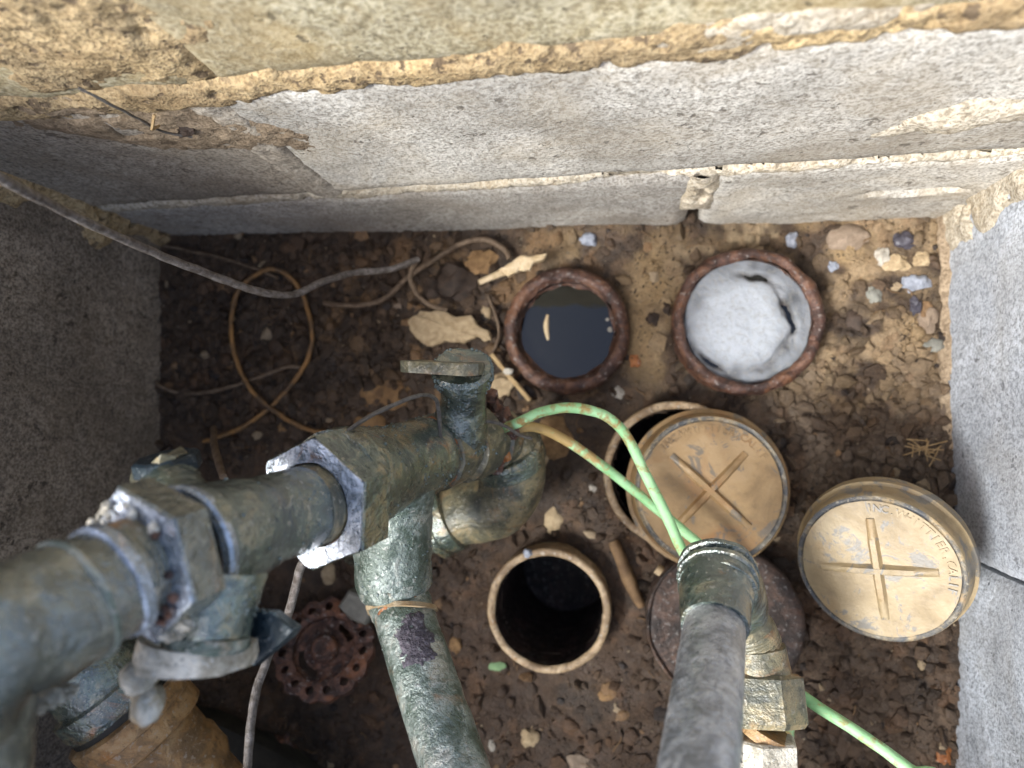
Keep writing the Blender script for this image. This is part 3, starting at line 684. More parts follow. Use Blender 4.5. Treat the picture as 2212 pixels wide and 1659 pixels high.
brass_cap('worn ochre brass cap tilted against the pale right wall', C2, (-.52, -.26, 1), R(101), .0585, M_CAPW,
          [('WHITTIER,', R(50), R(6.2)), ('CALIF', R(7), R(6)), ('INC.', R(91), R(6))], skirt=.030, flange=.0025)
# lid lying under the elbow
P_LID = at(1565, 1350, .628)
t = thing('round_lid', 'rust brown round lid lying flat under the elbowed pipe', 'lid', (P_LID.x, P_LID.y, 0))
MB().lathe(P_LID-V((0, 0, .03)), P_LID, [(0, .066), (.9, .066), (1, .063), (1.0001, .0)], 64, True, False).rough(.0012, 60).build('plate', M_DISC, t, sharp=60)
mb = MB(); rows = []
for k in range(73):
    th = R(100)+R(170)*k/72; row = []
    for i in range(8):
        q = 6.28318*i/8; rr = .0640+.0016*math.cos(q); row.append(P_LID+V((math.cos(th)*rr, math.sin(th)*rr, .0005+.0028*math.sin(q))))
    rows.append(row)
mb.grid(rows, True, True, True).rough(.0006, 120).build('raised_edge', M_DISC, t, sharp=70)

# ================================================================== RISER ASSEMBLY
def axis(A_, B_): d_ = (B_-A_); return d_.normalized()
root_p = at(1010, 1080, .645)
riser = thing('pipe_riser', 'corroded dark bronze pipe riser with union nuts, plug valves and a side branch', 'pipe', (root_p.x, root_p.y, 0))
drops = []      # (point, normal) seeds for beads of water
def seed_drops(mb, n, rmin=.0005, rmax=.0014, facing=V((-.25, .1, 1))):
    for _ in range(n*6):
        f = random.choice(mb.f)
        if len(f) != 4: continue
        a0, b0, c0, d0 = [mb.v[i] for i in f]; nn = (b0-a0).cross(d0-a0)
        if nn.length < 1e-9: continue
        u_, w_ = random.random(), random.random(); p = a0.lerp(b0, u_).lerp(d0.lerp(c0, u_), w_)
        if noise.noise(p*60) < .12: continue
        drops.append((p, random.uniform(rmin, rmax)*random.uniform(.6, 1))); n -= 1
        if n <= 0: break
NUT1, NUT2 = 22, 40
# key stations on the axis: a riser leaning a little to the left
T0 = at(1010, 948, .530); T1 = at(935, 978, .486); T2 = at(800, 1022, .412); T3 = at(676, 1090, .360)
T4 = at(560, 1130, .322); T5 = at(440, 1170, .290); T6 = at(300, 1222, .260); T7 = at(150, 1305, .234); T8 = at(-60, 1400, .206)
ax0 = axis(T1, T6)
mb = MB().lathe(at(1080, 938, .556), T1, [(0, .021), (.04, .0255), (.20, .0262), (.22, .0240), (.36, .0240), (.38, .0282), (.64, .0282), (.66, .0245), (.78, .0245), (.80, .0275), (.97, .0275), (1, .0245)], 48).rough(.0012, 60, .0006, 180)
mb.build('union', M_BRZT, riser); seed_drops(mb, 70)
mb = MB().lathe(T1-ax0*.006, T1+ax0*.007, [(0, .0235), (.3, .0254), (.7, .0254), (1, .0235)], 48).rough(.0010, 150); mb.build('thread_ring', M_RUSTO, riser)
mb = MB().lathe(T1+ax0*.005, T2+ax0*.036, [(0, .0240), (.03, .0268), (.10, .0272), (.13, .0258), (.45, .0262), (.75, .0305), (.92, .0325), (1, .0325)], 48).rough(.0014, 50, .0007, 160)
tee = mb.build('tee_body', M_BRZ, riser); seed_drops(mb, 170)
# tee branch socket and the branch pipe
S0 = T1.lerp(T2, .50); S1 = at(848, 1185, .470); S2 = at(852, 1258, .474); S3 = at(858, 1285, .475)
mb = MB().tube([S0, S0.lerp(S1, .5), S1, S2], [.0225, .0235, .0268, .0262], 44, 8).rough(.0015, 50, .0007, 170); mb.build('branch_socket', M_BRZG, riser); seed_drops(mb, 150)
mb = MB().lathe(S2-axis(S1, S2)*.002, S3, [(0, .0258), (.25, .0258), (.7, .0250), (1, .0212)], 44).rough(.0012, 90, .0009, 200); mb.build('socket_bead', M_BRZG, riser)
PB = at(962, 1600, .430); PBE = PB+(PB-S3).normalized()*.46
mb = MB().lathe(S3-axis(S3, PBE)*.004, PBE, [(0, .0204), (.95, .0204), (1, .0200)], 44).rough(.0006, 80, .0003, 220); branch = mb.build('branch_pipe', M_BRZG, riser); seed_drops(mb, 40, .0003, .0008)
q0 = S3.lerp(PB, .11); ax = axis(S3, PBE); ex = ax.cross(V((0, 0, 1))).normalized(); ez = ex.cross(ax)
mb = MB(); rows = []
for k in range(49):
    th = R(-28)+R(235)*k/48; off = ax*(-.010*math.cos(th)); lift = .0208+.0045*max(0, (10-k)/10)
    c_ = q0+off+(ex*math.cos(th)+ez*math.sin(th))*lift; o_ = (ex*math.cos(th)+ez*math.sin(th))
    rows.append([c_-ax*.0017, c_-ax*.0017+o_*.0018, c_+ax*.0017+o_*.0018, c_+ax*.0017])
mb.grid(rows, True, True, True).rough(.0002, 200).build('strap', M_TAN, riser)
def scab(name, parent, q, ax, ang, rad, w_, l_, mat, thick=.0016, seed=0, res=.0009):
    ex = ax.cross(V((0, 0, 1))).normalized(); ez = ex.cross(ax)
    S, Z = np.meshgrid(np.arange(-w_*1.5, w_*1.5, res), np.arange(-l_*1.5, l_*1.5, res))
    m_ = 1-np.maximum(np.abs(S)/w_, np.abs(Z)/l_)**2+1.6*(fbm(S*130+seed, Z*130, 3, seed)-.5)+.5*(vnoise(S*600, Z*600, seed)-.5)
    H = np.where(m_ > 0, thick*np.tanh(m_*3), m_*.004)-.0004+(vnoise(S*900, Z*900, seed+3)-.5)*.0007
    mb = MB(); idx = -np.ones(S.shape, int)
    for j, i in zip(*np.nonzero(H > -.003)):
        th = ang+S[j, i]/rad; idx[j, i] = len(mb.v); mb.v.append(q+ax*float(Z[j, i])+(ex*math.cos(th)+ez*math.sin(th))*(rad+float(H[j, i])))
    a = idx[:-1, :-1]; b_ = idx[:-1, 1:]; c = idx[1:, 1:]; d = idx[1:, :-1]; ok = (a >= 0) & (b_ >= 0) & (c >= 0) & (d >= 0)
    mb.f = np.stack([a[ok], b_[ok], c[ok], d[ok]], 1).tolist(); return mb.build(name, mat, parent, sharp=80)
scab('scale_patch', riser, S3.lerp(PB, .40), ax, R(118), .0204, .0115, .0150, M_PURP, seed=5)
scab('rust_patch', riser, S3.lerp(PB, .05), ax, R(105), .0204, .013, .008, M_RUSTO, .0008, seed=9)
# big union nut whose face looks up at the sky
F0 = T3; N0 = T3-ax0*.026
mb = MB().lathe(N0, F0, [(0, .0330), (.08, .0382), (.95, .0382), (1, .0374)], 6, True, False, twist=R(NUT1), step=.05)
nut = mb.build('union_nut', M_BRZ, riser, sharp=20)
def nut_face(parent, C, ax_, r_hex, r_in, tw, mat, thick=.0016, amp=.0005):
    """flat annulus between a hex outline and a round throat"""
    e1_ = ax_.cross(V((0, 1, 0))).normalized(); e2_ = ax_.cross(e1_); rows = []; n = 72
    for f in (0, .02, .25, .5, .75, .96, 1.0):
        row = []
        for i in range(n):
            th = 2*math.pi*i/n; ph = (th-tw) % (math.pi/3)-math.pi/6; rh = r_hex*math.cos(math.pi/6)/math.cos(ph)
            rr_ = r_in+(rh-r_in)*f; z = thick if 0 < f < 1 else 0
            row.append(C+(e1_*math.cos(th)+e2_*math.sin(th))*rr_+ax_*z)
        rows.append(row)
    return MB().grid(rows, True).rough(amp, 160).build('nut_face', mat, parent, sharp=40)
nut_face(nut, F0-ax0*.0008, ax0, .0375, .0232, R(NUT1), M_BRZN)  # lighter bluish face: sky sheen painted into its colour
MB().lathe(F0-ax0*.008, F0-ax0*.003, [(0, .0234), (1, .0234)], 48).build('nut_throat', M_RUSTP, riser)
T5 = at(402, 1186, .284); ax1 = axis(T3, T7)
mb = MB().lathe(F0-ax0*.014, T5, [(0, .0212), (.20, .0212), (.24, .0222), (.55, .0228), (.80, .0264), (.96, .0284), (.99, .0280), (1.0, .0262)], 48, True, False).rough(.0011, 55, .0006, 170)
sleeve = mb.build('riser_sleeve', M_BRZ2, riser); seed_drops(mb, 60)
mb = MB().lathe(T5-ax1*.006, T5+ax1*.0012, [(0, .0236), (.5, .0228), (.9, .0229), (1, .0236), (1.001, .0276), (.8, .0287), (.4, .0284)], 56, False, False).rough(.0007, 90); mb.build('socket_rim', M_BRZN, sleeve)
MB().lathe(T5-ax1*.010, T5-ax1*.0002, [(0, .0236), (.9, .0236), (1, .0215)], 48).rough(.0005, 150).build('rust_ring', M_RUSTO, riser)
mb = MB().lathe(T5-ax1*.008, T6-ax1*.004, [(0, .0204), (.5, .0212), (1, .0226)], 48).rough(.0010, 55, .0005, 170); mb.build('valve_body', M_BRZK, riser); seed_drops(mb, 40)
mb = MB().lathe(T6-ax1*.016, T6+ax1*.001, [(0, .0300), (.1, .0336), (.95, .0336), (1, .0328)], 6, True, False, twist=R(NUT2), step=.05); nut = mb.build('union_nut', M_BRZK, riser, sharp=20)
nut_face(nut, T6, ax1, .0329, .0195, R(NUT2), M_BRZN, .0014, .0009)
mb = MB().lathe(T6-ax1*.004, T7, [(0, .0200), (.34, .0204), (.36, .0222), (1, .0224)], 48).rough(.0010, 60, .0005, 170); mb.build('riser_pipe', M_BRZK, riser); seed_drops(mb, 20)
for f0, f1, r_ in ((.36, .54, .0240), (.90, .99, .0246)):
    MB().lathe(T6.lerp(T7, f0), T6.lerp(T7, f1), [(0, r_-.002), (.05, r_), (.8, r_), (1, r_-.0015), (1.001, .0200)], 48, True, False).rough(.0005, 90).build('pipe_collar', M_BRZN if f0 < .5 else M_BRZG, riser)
def threads(parent, P0, P1, r, mat, pitch=.0022, depth=.0011):
    L = (P1-P0).length; k = max(3, int(L/pitch)); pr = []
    for i in range(k): pr += [((i+.1)/k, r-depth), ((i+.5)/k, r), ((i+.7)/k, r)]
    return MB().lathe(P0, P1, [(0, r-depth)]+pr+[(1, r-depth)], 44, step=.01).rough(.0004, 120).build('threads', mat, parent, sharp=60)
threads(riser, T6+ax1*.0005, T6+ax1*.012, .0203, M_BRZT)
threads(riser, F0-ax0*.004, F0+ax0*.009, .0224, M_BRZT)
threads(riser, S3-axis(S3, PBE)*.003, S3+axis(S3, PBE)*.012, .0214, M_BRZG)
# crumbs of crust on the nut face
exn = ax1.orthogonal().normalized(); eyn = ax1.cross(exn)
for k in range(34):
    th = random.uniform(0, 6.28); c_ = T6+ax1*.0035+(exn*math.cos(th)+eyn*math.sin(th))*random.uniform(.0215, .0275)
    rd = c_-T6; side = rd.normalized().dot(V((.75, -.55, .2)))
    MB().ico(c_, random.uniform(.0010, .0026), 2, .4, 1.5, (1, 1, .6), k).build('crust_lump', M_RUST if side > .15 else M_BRZW, riser)
T9 = at(-110, 1750, .212); T10 = T9+V((0, -.50, .02))
mb = MB().tube([T7-axis(T7, T8)*.004, T7.lerp(T8, .55), T8, T8.lerp(T9, .4)+V((-.006, 0, .006)), T9, T10], [.0238, .0242, .0252, .0252, .0238, .022], 40, 10).rough(.0011, 60); mb.build('top_elbow', M_BRZK, riser)
for k, (px, py, d) in enumerate(((105, 1512, .245), (70, 1532, .245), (88, 1522, .243), (140, 1492, .245), (125, 1500, .243), (395, 1350, .262), (372, 1368, .262))):
    MB().ico(at(px, py, d), .0036-.0003*(k % 3), 3, .45, 1.8, (1.4, .8, .8), k).build('crust_lump', M_BRZW, riser)
# foot: elbow at the floor
E = [at(1085, 940, .558), at(1108, 985, .570), at(1102, 1048, .582), at(1062, 1092, .590), at(1000, 1108, .594), at(955, 1122, .596)]
mb = MB().tube(E, [.0240, .0255, .0282, .0288, .0268, .0262], 40, 8).rough(.0013, 55, .0005, 170); mb.build('foot_elbow', M_BRZT, riser)
mb = MB().lathe(at(1090, 968, .562), at(1106, 1003, .572), [(0, .0280), (.15, .0306), (.85, .0306), (1, .0280)], 44).rough(.0007, 90); mb.build('elbow_collar', M_BRZ, riser)
mb = MB().lathe(at(985, 1112, .595), at(935, 1134, .597), [(0, .0265), (.08, .0300), (.45, .0303), (.5, .0285), (.62, .0285), (.67, .0305), (.95, .0305), (1, .027)], 44).rough(.0008, 80); mb.build('coupling', M_BRZ, riser)
q = at(880, 1150, .603); mb = MB().tube([at(940, 1131, .597), q, q+V((-.03, -.01, -.012)), q+V((-.06, -.02, -.05))], .0245, 36, 6); mb.build('foot_pipe', M_BRZ2, riser)
# lower plug valve: bonnet, beaded nut, lever
b0 = at(990, 950, .500); b1 = at(1002, 862, .478); b2 = at(1000, 806, .462); b3 = at(998, 790, .457)
mb = MB().tube([b0, b0.lerp(b1, .6), b1, b2], [.0220, .0185, .0155, .0162], 40, 6).rough(.0012, 70, .0007, 180); bon = mb.build('valve_bonnet', M_BRZ2, riser); seed_drops(mb, 100)
mb = MB().lathe(b2.lerp(b1, .25), b3, [(0, .0170), (.1, .0204), (.8, .0208), (1, .0188)], 40).rough(.0011, 100, .0009, 260); mb.build('bonnet_nut', M_BRZ2, riser); seed_drops(mb, 220, .0006, .0016)
def bar(c0, c1, half, thick, nrm, mat, name, par, taper=.7):
    nrm = V(nrm).normalized(); d_ = (c1-c0); d_ = (d_-nrm*d_.dot(nrm)).normalized(); s_ = nrm.cross(d_).normalized()
    ol = [c0-d_*half*.4-s_*half*taper*.5, c0-d_*half*.7, c0-d_*half*.4+s_*half*taper*.5, c0+s_*half*taper, c1+s_*half, c1+d_*half*.6+s_*half*.6, c1+d_*half*.6-s_*half*.6, c1-s_*half, c0-s_*half*taper]
    return MB().prism(ol, nrm, thick, .0008).rough(.0005, 120).build(name, mat, par, sharp=35)
bd = V((0, 1, .12))
bar(at(893, 778, .455), at(1015, 784, .452), .0135, .0078, bd, M_BRZT, 'lever', bon)
# upper plug valve (on the far side of the riser)
u0 = T5; u1 = at(365, 1035, .318); u2 = at(352, 1000, .318)
mb = MB().tube([u0, u0.lerp(u1, .6), u1, u2], [.018, .0165, .0140, .0145], 36, 6).rough(.0012, 70); bon2 = mb.build('valve_bonnet', M_BRZ2, riser)
mb = MB().lathe(at(366, 1020, .318), at(358, 985, .316), [(0, .0140), (.1, .0160), (.85, .0158), (1, .0145)], 8, step=.05); mb.build('bonnet_nut', M_TEAL, riser, sharp=25)
bar(at(312, 1020, .312), at(372, 970, .312), .0090, .0060, V((.35, 1, .1)), M_BRZT, 'lever', bon2)
# side outlet of the upper valve with its split clamp ring
o0 = at(470, 1230, .290); o1 = at(455, 1330, .287); o2 = at(450, 1378, .285); oa = axis(o0, o2)
mb = MB().tube([o0, o0.lerp(o1, .6), o1, o2], [.0215, .0200, .0185, .0168], 40, 8).rough(.0011, 60, .0006, 180); mb.build('outlet', M_BRZ, riser); seed_drops(mb, 50)
mb = MB().lathe(o2-oa*.001, o2+oa*.005, [(0, .0170), (.6, .0182), (1, .0165), (1.001, .001)], 44, True, False).rough(.0007, 80); mb.build('outlet_bead', M_BRZG, riser)
k0 = at(432, 1372, .290); k1 = at(424, 1450, .288); ka = axis(k0, k1); kx = V((1, 0, 0)); kx = (kx-ka*kx.dot(ka)).normalized(); kz = kx.cross(ka)
if kz.z < 0: kz = -kz
KL = (k1-k0).length; mb = MB(); rows = []
for k in range(65):
    th = R(-35)+R(225)*k/64; o_ = kx*math.cos(th)+kz*math.sin(th); f = k/64; w0 = .10+.10*math.sin(f*5); w1_ = 1.0-.30*(1-f)
    rows.append([k0+ka*(KL*w0)+o_*.0212, k0+ka*(KL*w0)+o_*.0244, k0+ka*(KL*.5)+o_*.0254, k0+ka*(KL*w1_)+o_*.0248, k0+ka*(KL*w1_)+o_*.0212])
clamp = mb.grid(rows, True, True, True).rough(.0006, 70, .0003, 220).build('clamp', M_BRZW, riser, sharp=45)
MB().ico(at(318, 1520, .278), .0085, 3, .16, 1.3, (.8, 1.1, .8), 3.3).build('clamp_ear', M_BRZW, clamp)
MB().ico(at(298, 1462, .274), .0080, 3, .16, 1.3, (1, .9, .8), 5.1).build('clamp_ear', M_BRZW, clamp)
w1 = ats((540, 1318, .300), (585, 1322, .300), (633, 1358, .300), (622, 1378, .300), (548, 1440, .302), (522, 1400, .302))
mb = MB().prism(w1, V((.0, .15, 1)), .0085, .0009).rough(.0003, 120); mb.build('clamp_wing', M_TEAL, riser, sharp=30); seed_drops(mb, 18)
# beads of water
mb = MB(); bm = bmesh.new(); bmesh.ops.create_icosphere(bm, subdivisions=1, radius=1)
bv = [v_.co.copy() for v_ in bm.verts]; bf = [[x.index for x in f.verts] for f in bm.faces]; bm.free()
for p, r in drops: mb.add([p+q*r for q in bv], bf)
tag(mb.build('water_beads', M_DROP, riser, sharp=180), kind='stuff')

# ================================================================== RIGHT-HAND ELBOWED PIPE
e_top = at(1548, 1262, .425)
rp = thing('elbowed_pipe', 'weathered grey pipe with a ribbed elbow doubling back to a tan hex coupling', 'pipe', (e_top.x, e_top.y-.1, .15))
pA = at(1546, 1330, .415); pB = at(1512, 1640, .312); pE = pB+(pB-pA).normalized()*.52
mb = MB().lathe(pA, pE, [(0, .0166), (1, .0166)], 44).rough(.0006, 70, .0003, 220); mb.build('pipe', M_BRZP, rp); seed_n = len(drops)
mb = MB().tube([pA-axis(pA, pE)*-.012, at(1545, 1300, .422), at(1550, 1255, .440), at(1572, 1268, .468), at(1596, 1318, .490)], [.0185, .0200, .0225, .0215, .0190], 44, 8).rough(.0008, 70, .0004, 200); mb.build('elbow', M_BRZ2, rp)
dv = axis(at(1550, 1250, .440), pA)
for k, (f, r_) in enumerate(((-.25, .0238), (.02, .0236), (.30, .0226), (.62, .0203), (1.12, .0188))):
    q = at(1550, 1250, .440).lerp(pA, f)
    MB().lathe(q-dv*.0030, q+dv*.0030, [(0, r_-.003), (.25, r_), (.75, r_), (1, r_-.003)], 44).rough(.0007, 110, .0004, 260).build('elbow_rib', M_BRZ2 if k < 4 else M_BRZG, rp)
c0 = at(1600, 1325, .492); c1 = at(1632, 1395, .500); c2 = at(1645, 1468, .498); c3 = at(1652, 1478, .497); c4 = at(1655, 1570, .490); c5 = at(1645, 1590, .49); c6 = at(1650, 1720, .485)
threads(rp, c0.lerp(c1, .45), c1, .0178, M_BRZT)
MB().lathe(c0, c1, [(0, .0165), (1, .0165)], 40).rough(.0007, 90).build('nipple', M_BRZT, rp)
MB().lathe(c1, c2, [(0, .0165), (.05, .0195), (.9, .0198), (1, .0185)], 40).rough(.0007, 90).build('coupling', M_BRZT, rp)
MB().lathe(c2-axis(c2, c4)*.004, c4, [(0, .0225), (.08, .0262), (.9, .0262), (1, .0235)], 6, twist=R(12), step=.05).rough(.0006, 70).build('hex_nut', M_BRZT, rp, sharp=25)
MB().lathe(c4, c5, [(0, .019), (1, .019)], 40).build('thread', M_BRZO, rp)
MB().lathe(c5, c6, [(0, .0215), (.04, .0235), (1, .0235)], 6, twist=R(38), step=.05).rough(.0006, 70).build('hex_nut', M_BRZW, rp, sharp=25)
c7 = c6+V((0, -.36, 0)); MB().lathe(c6, c7, [(0, .0165), (1, .0165)], 32).build('tail_pipe', M_BRZT, rp)
scab('pale_chip', rp, c5.lerp(c6, .28), axis(c5, c6), R(35), .0232, .004, .008, M_BRZW, .004, seed=33)

# ================================================================== WIRES
def wire(name, label, pts, rad, mat, cat='wire', n=8, res=7, stain=None, rough=.0004, group=None):
    mb = MB().tube(pts, rad, n, res); L = mb.line
    col = None
    if stain is not None:
        col = []
        for k in range(len(L)): col += [[stain(k/(len(L)-1))]*3]*n
    mb.rough(rough, 110)
    return tag(mb.build(name, mat, origin=pts[0], sharp=60, col=col), label, cat, group)
wire('insulated_wire', 'bright green wire arching from the riser over the crossed cap and out under the elbow',
     ats((1085, 925, .525), (1115, 915, .520), (1170, 890, .510), (1240, 881, .505), (1310, 900, .510), (1355, 945, .515), (1392, 1020, .515), (1440, 1115, .510), (1480, 1200, .505), (1530, 1270, .510), (1600, 1320, .530), (1650, 1375, .538), (1690, 1460, .535), (1740, 1508, .525), (1850, 1580, .508), (1965, 1662, .492), (2080, 1760, .47))+[V((.28, -.45, .16)), V((.27, -.61, .17))], .0038, M_GREEN, n=12, stain=lambda f: .13 if f < .3 else (.06 if f < .6 else .08))
wire('insulated_wire', 'orange stained green wire crossing the cap beneath the bright one',
     ats((1090, 935, .535), (1150, 922, .540), (1220, 950, .550), (1300, 1005, .560), (1370, 1060, .57), (1430, 1108, .572), (1480, 1150, .570), (1530, 1195, .572), (1600, 1290, .575), (1660, 1400, .575), (1695, 1480, .572), (1706, 1560, .568), (1690, 1680, .562), (1670, 1760, .56))+[V((.11, -.45, .09)), V((.11, -.61, .10))], .0039, M_GREEN2, n=12,
     stain=lambda f: .34-.30*min(1, max(0, (f-.11)/.12)) if f < .5 else .1)
wire('iron_rod', 'bent grey rusty rod reaching in from the left over the loops', [V((-.46, .10, .44)), V((-.38, .11, .425))]+ats((-320, 255, .245), (-60, 355, .262), (0, 385, .275), (150, 462, .325), (330, 545, .390), (480, 603, .445), (570, 632, .480), (635, 636, .505), (690, 612, .525), (760, 590, .555), (840, 582, .580), (903, 560, .600)), .0027, M_ROD, cat='rod', n=12, rough=.0007)
def fw(pts, up=.004):   # on the floor
    return [onf(x, y, up) for x, y in pts]
wire('rusty_wire', 'orange rusty wire loop on the soil left of the riser', fw([(760, 935), (680, 932), (610, 900), (545, 845), (508, 770), (500, 690), (520, 622), (580, 582), (628, 600), (660, 655), (674, 735), (648, 805), (585, 878), (520, 925), (440, 955)], .008), .0023, M_WIREO, rough=.0008)
wire('rusty_wire', 'thin brown wire running from the left wall to the orange loop', fw([(330, 820), (355, 838), (400, 850), (470, 843), (560, 815), (620, 793), (655, 795)], .006), .0021, M_WIRE)
wire('rusty_wire', 'thin dark wire along the rear wall behind the grey rod', fw([(355, 530), (400, 540), (470, 555), (545, 578), (600, 600)], .005), .0018, M_WIRE)
wire('rusty_wire', 'looped brown wire curling by the rear wall up to the rod tip', fw([(700, 655), (770, 660), (830, 645), (880, 600), (940, 560), (1000, 525), (1050, 518), (1090, 540), (1100, 560)], .010), .0026, M_WIRE)
wire('rusty_wire', 'short brown wire hook bent down from the rod tip', ats((905, 560, .600), (890, 580, .606), (888, 610, .615), (905, 640, .625), (935, 662, .632), (965, 668, .638)), .0022, M_WIRE)
wire('rusty_wire', 'thin brown wire hanging beside the water standpipe', fw([(1055, 640), (1070, 680), (1078, 720), (1065, 760), (1045, 790)], .006), .0014, M_WIRE)
wire('rusty_wire', 'short brown rod stub standing behind the upper sleeve', ats((462, 925, .60), (462, 955, .56), (470, 990, .52), (482, 1030, .50)), .0030, M_WIRE, cat='rod', n=10)
wire('rusty_wire', 'grey brown wire descending under the clamp wing to the front', ats((655, 1215, .40), (645, 1240, .40), (625, 1320, .405), (600, 1375, .41), (575, 1430, .40), (552, 1500, .39), (540, 1580, .38), (533, 1680, .37), (530, 1760, .36))+[V((-.19, -.42, .27)), V((-.19, -.61, .25))], .0026, M_ROD, n=10)
wire('tie_wire', 'thin black wire bowed from the union nut to the valve bonnet', ats((728, 946, .375), (790, 905, .385), (860, 870, .40), (915, 853, .42), (940, 862, .435), (948, 890, .445), (950, 930, .455), (955, 958, .462), (962, 972, .470)), .0014, M_THIN, n=6, rough=.0005)
wire('tie_wire', 'thin black wire curling over the ribbed union towards the green wire', ats((972, 985, .475), (985, 970, .474), (995, 950, .478), (1010, 930, .484), (1040, 912, .492), (1070, 912, .50), (1095, 922, .51), (1118, 938, .52), (1148, 946, .53)), .0014, M_THIN, n=6, rough=.0005)

# ================================================================== DEBRIS AND SMALL THINGS
def flake(name, label, outline, mat, cat, thick=.004, up=.004, tilt=(0, 0), rough=.0017, group=None):
    P = fw(outline, up); c = sum(P, V())/len(P)
    zc = c.z
    # subdivide the outline and ruffle it
    Q = []
    for k in range(len(P)):
        a0 = P[k]; b0 = P[(k+1) % len(P)]
        for j in range(4):
            q = a0.lerp(b0, j/4); q = V((q.x, q.y, zc+(q.x-c.x)*tilt[0]+(q.y-c.y)*tilt[1])); Q.append(q+noise.noise_vector(q*260)*rough)
    c = sum(Q, V())/len(Q); n = len(Q); mb = MB()
    rows = [[c+(q-c)*s+V((0, 0, z))+noise.noise_vector((c+(q-c)*s)*170+V((0, 0, z*300)))*rough*(.9 if s < .95 else .3) for q in Q] for s, z in ((.97, -thick), (1, -thick*.5), (.98, -.0003), (.90, .0004), (.7, .0009), (.45, .0012), (.15, .0013))]
    mb.grid(rows, True, True, True)
    return tag(mb.build(name, mat, origin=c-V((0, 0, thick)), sharp=50), label, cat, group)
flake('mortar_flake', 'large pale flake lying on the soil left of the water standpipe', [(878, 690), (905, 672), (950, 668), (985, 685), (1020, 680), (1030, 700), (1055, 715), (1060, 735), (1030, 728), (1005, 742), (960, 738), (930, 750), (900, 735), (885, 715)], M_PALE, 'flake', .007, .012)
flake('mortar_flake', 'small pale flake touching the edge of the large one', [(1038, 708), (1056, 716), (1062, 730), (1046, 736), (1036, 724)], M_PALE, 'flake', .005, .010)
flake('broken_splinter', 'bleached wood splinter end propped on the water standpipe', [(1078, 585), (1105, 566), (1125, 549), (1150, 552), (1183, 544), (1172, 560), (1152, 566), (1146, 582), (1120, 588), (1098, 597)], M_WOOD, 'splinter', .006, .034, (0, 0))
wire('stick', 'thin pale stick leading to the bleached splinter', fw([(1035, 610), (1070, 595), (1110, 580), (1150, 562)], .030), [.0028, .0034, .0036, .0026], M_WOOD, cat='stick', n=7, res=3, rough=.0007)
wire('stick', 'brown stick on the soil between tan standpipe and capped one', fw([(1325, 1170), (1340, 1205), (1358, 1250), (1385, 1310)], .006), [.0045, .0055, .0060, .0040], M_STICK, cat='stick', n=8, res=3, rough=.0009)
wire('stick', 'short pale stick end tucked under the crossed cap', fw([(1418, 1228), (1445, 1245), (1475, 1262)], .012), [.0045, .0050, .0045], M_WOOD, cat='stick', n=8, res=3, rough=.0006)
wire('stick', 'tan straw stalk leaning between valve lever and water standpipe', fw([(1062, 765), (1090, 800), (1120, 835), (1145, 865)], .008), .0022, M_STRAW, cat='stick', n=6, res=3, rough=.0006)
# straw tuft by the right wall
t = thing('straw_tuft', 'tuft of dry straw at the foot of the pale right wall', 'straw', tuple(onf(1995, 970)))
for k in range(16):
    a = random.uniform(0, 6.28); c = onf(1995+random.uniform(-25, 25), 968+random.uniform(-18, 22), .007+.003*random.random()); d_ = V((math.cos(a), math.sin(a)*.6, random.uniform(-.1, .25)))*random.uniform(.006, .014)
    MB().tube([c-d_, c+V((0, 0, .001)), c+d_], .0005, 5, 3).build('straw', M_STRAW, t)
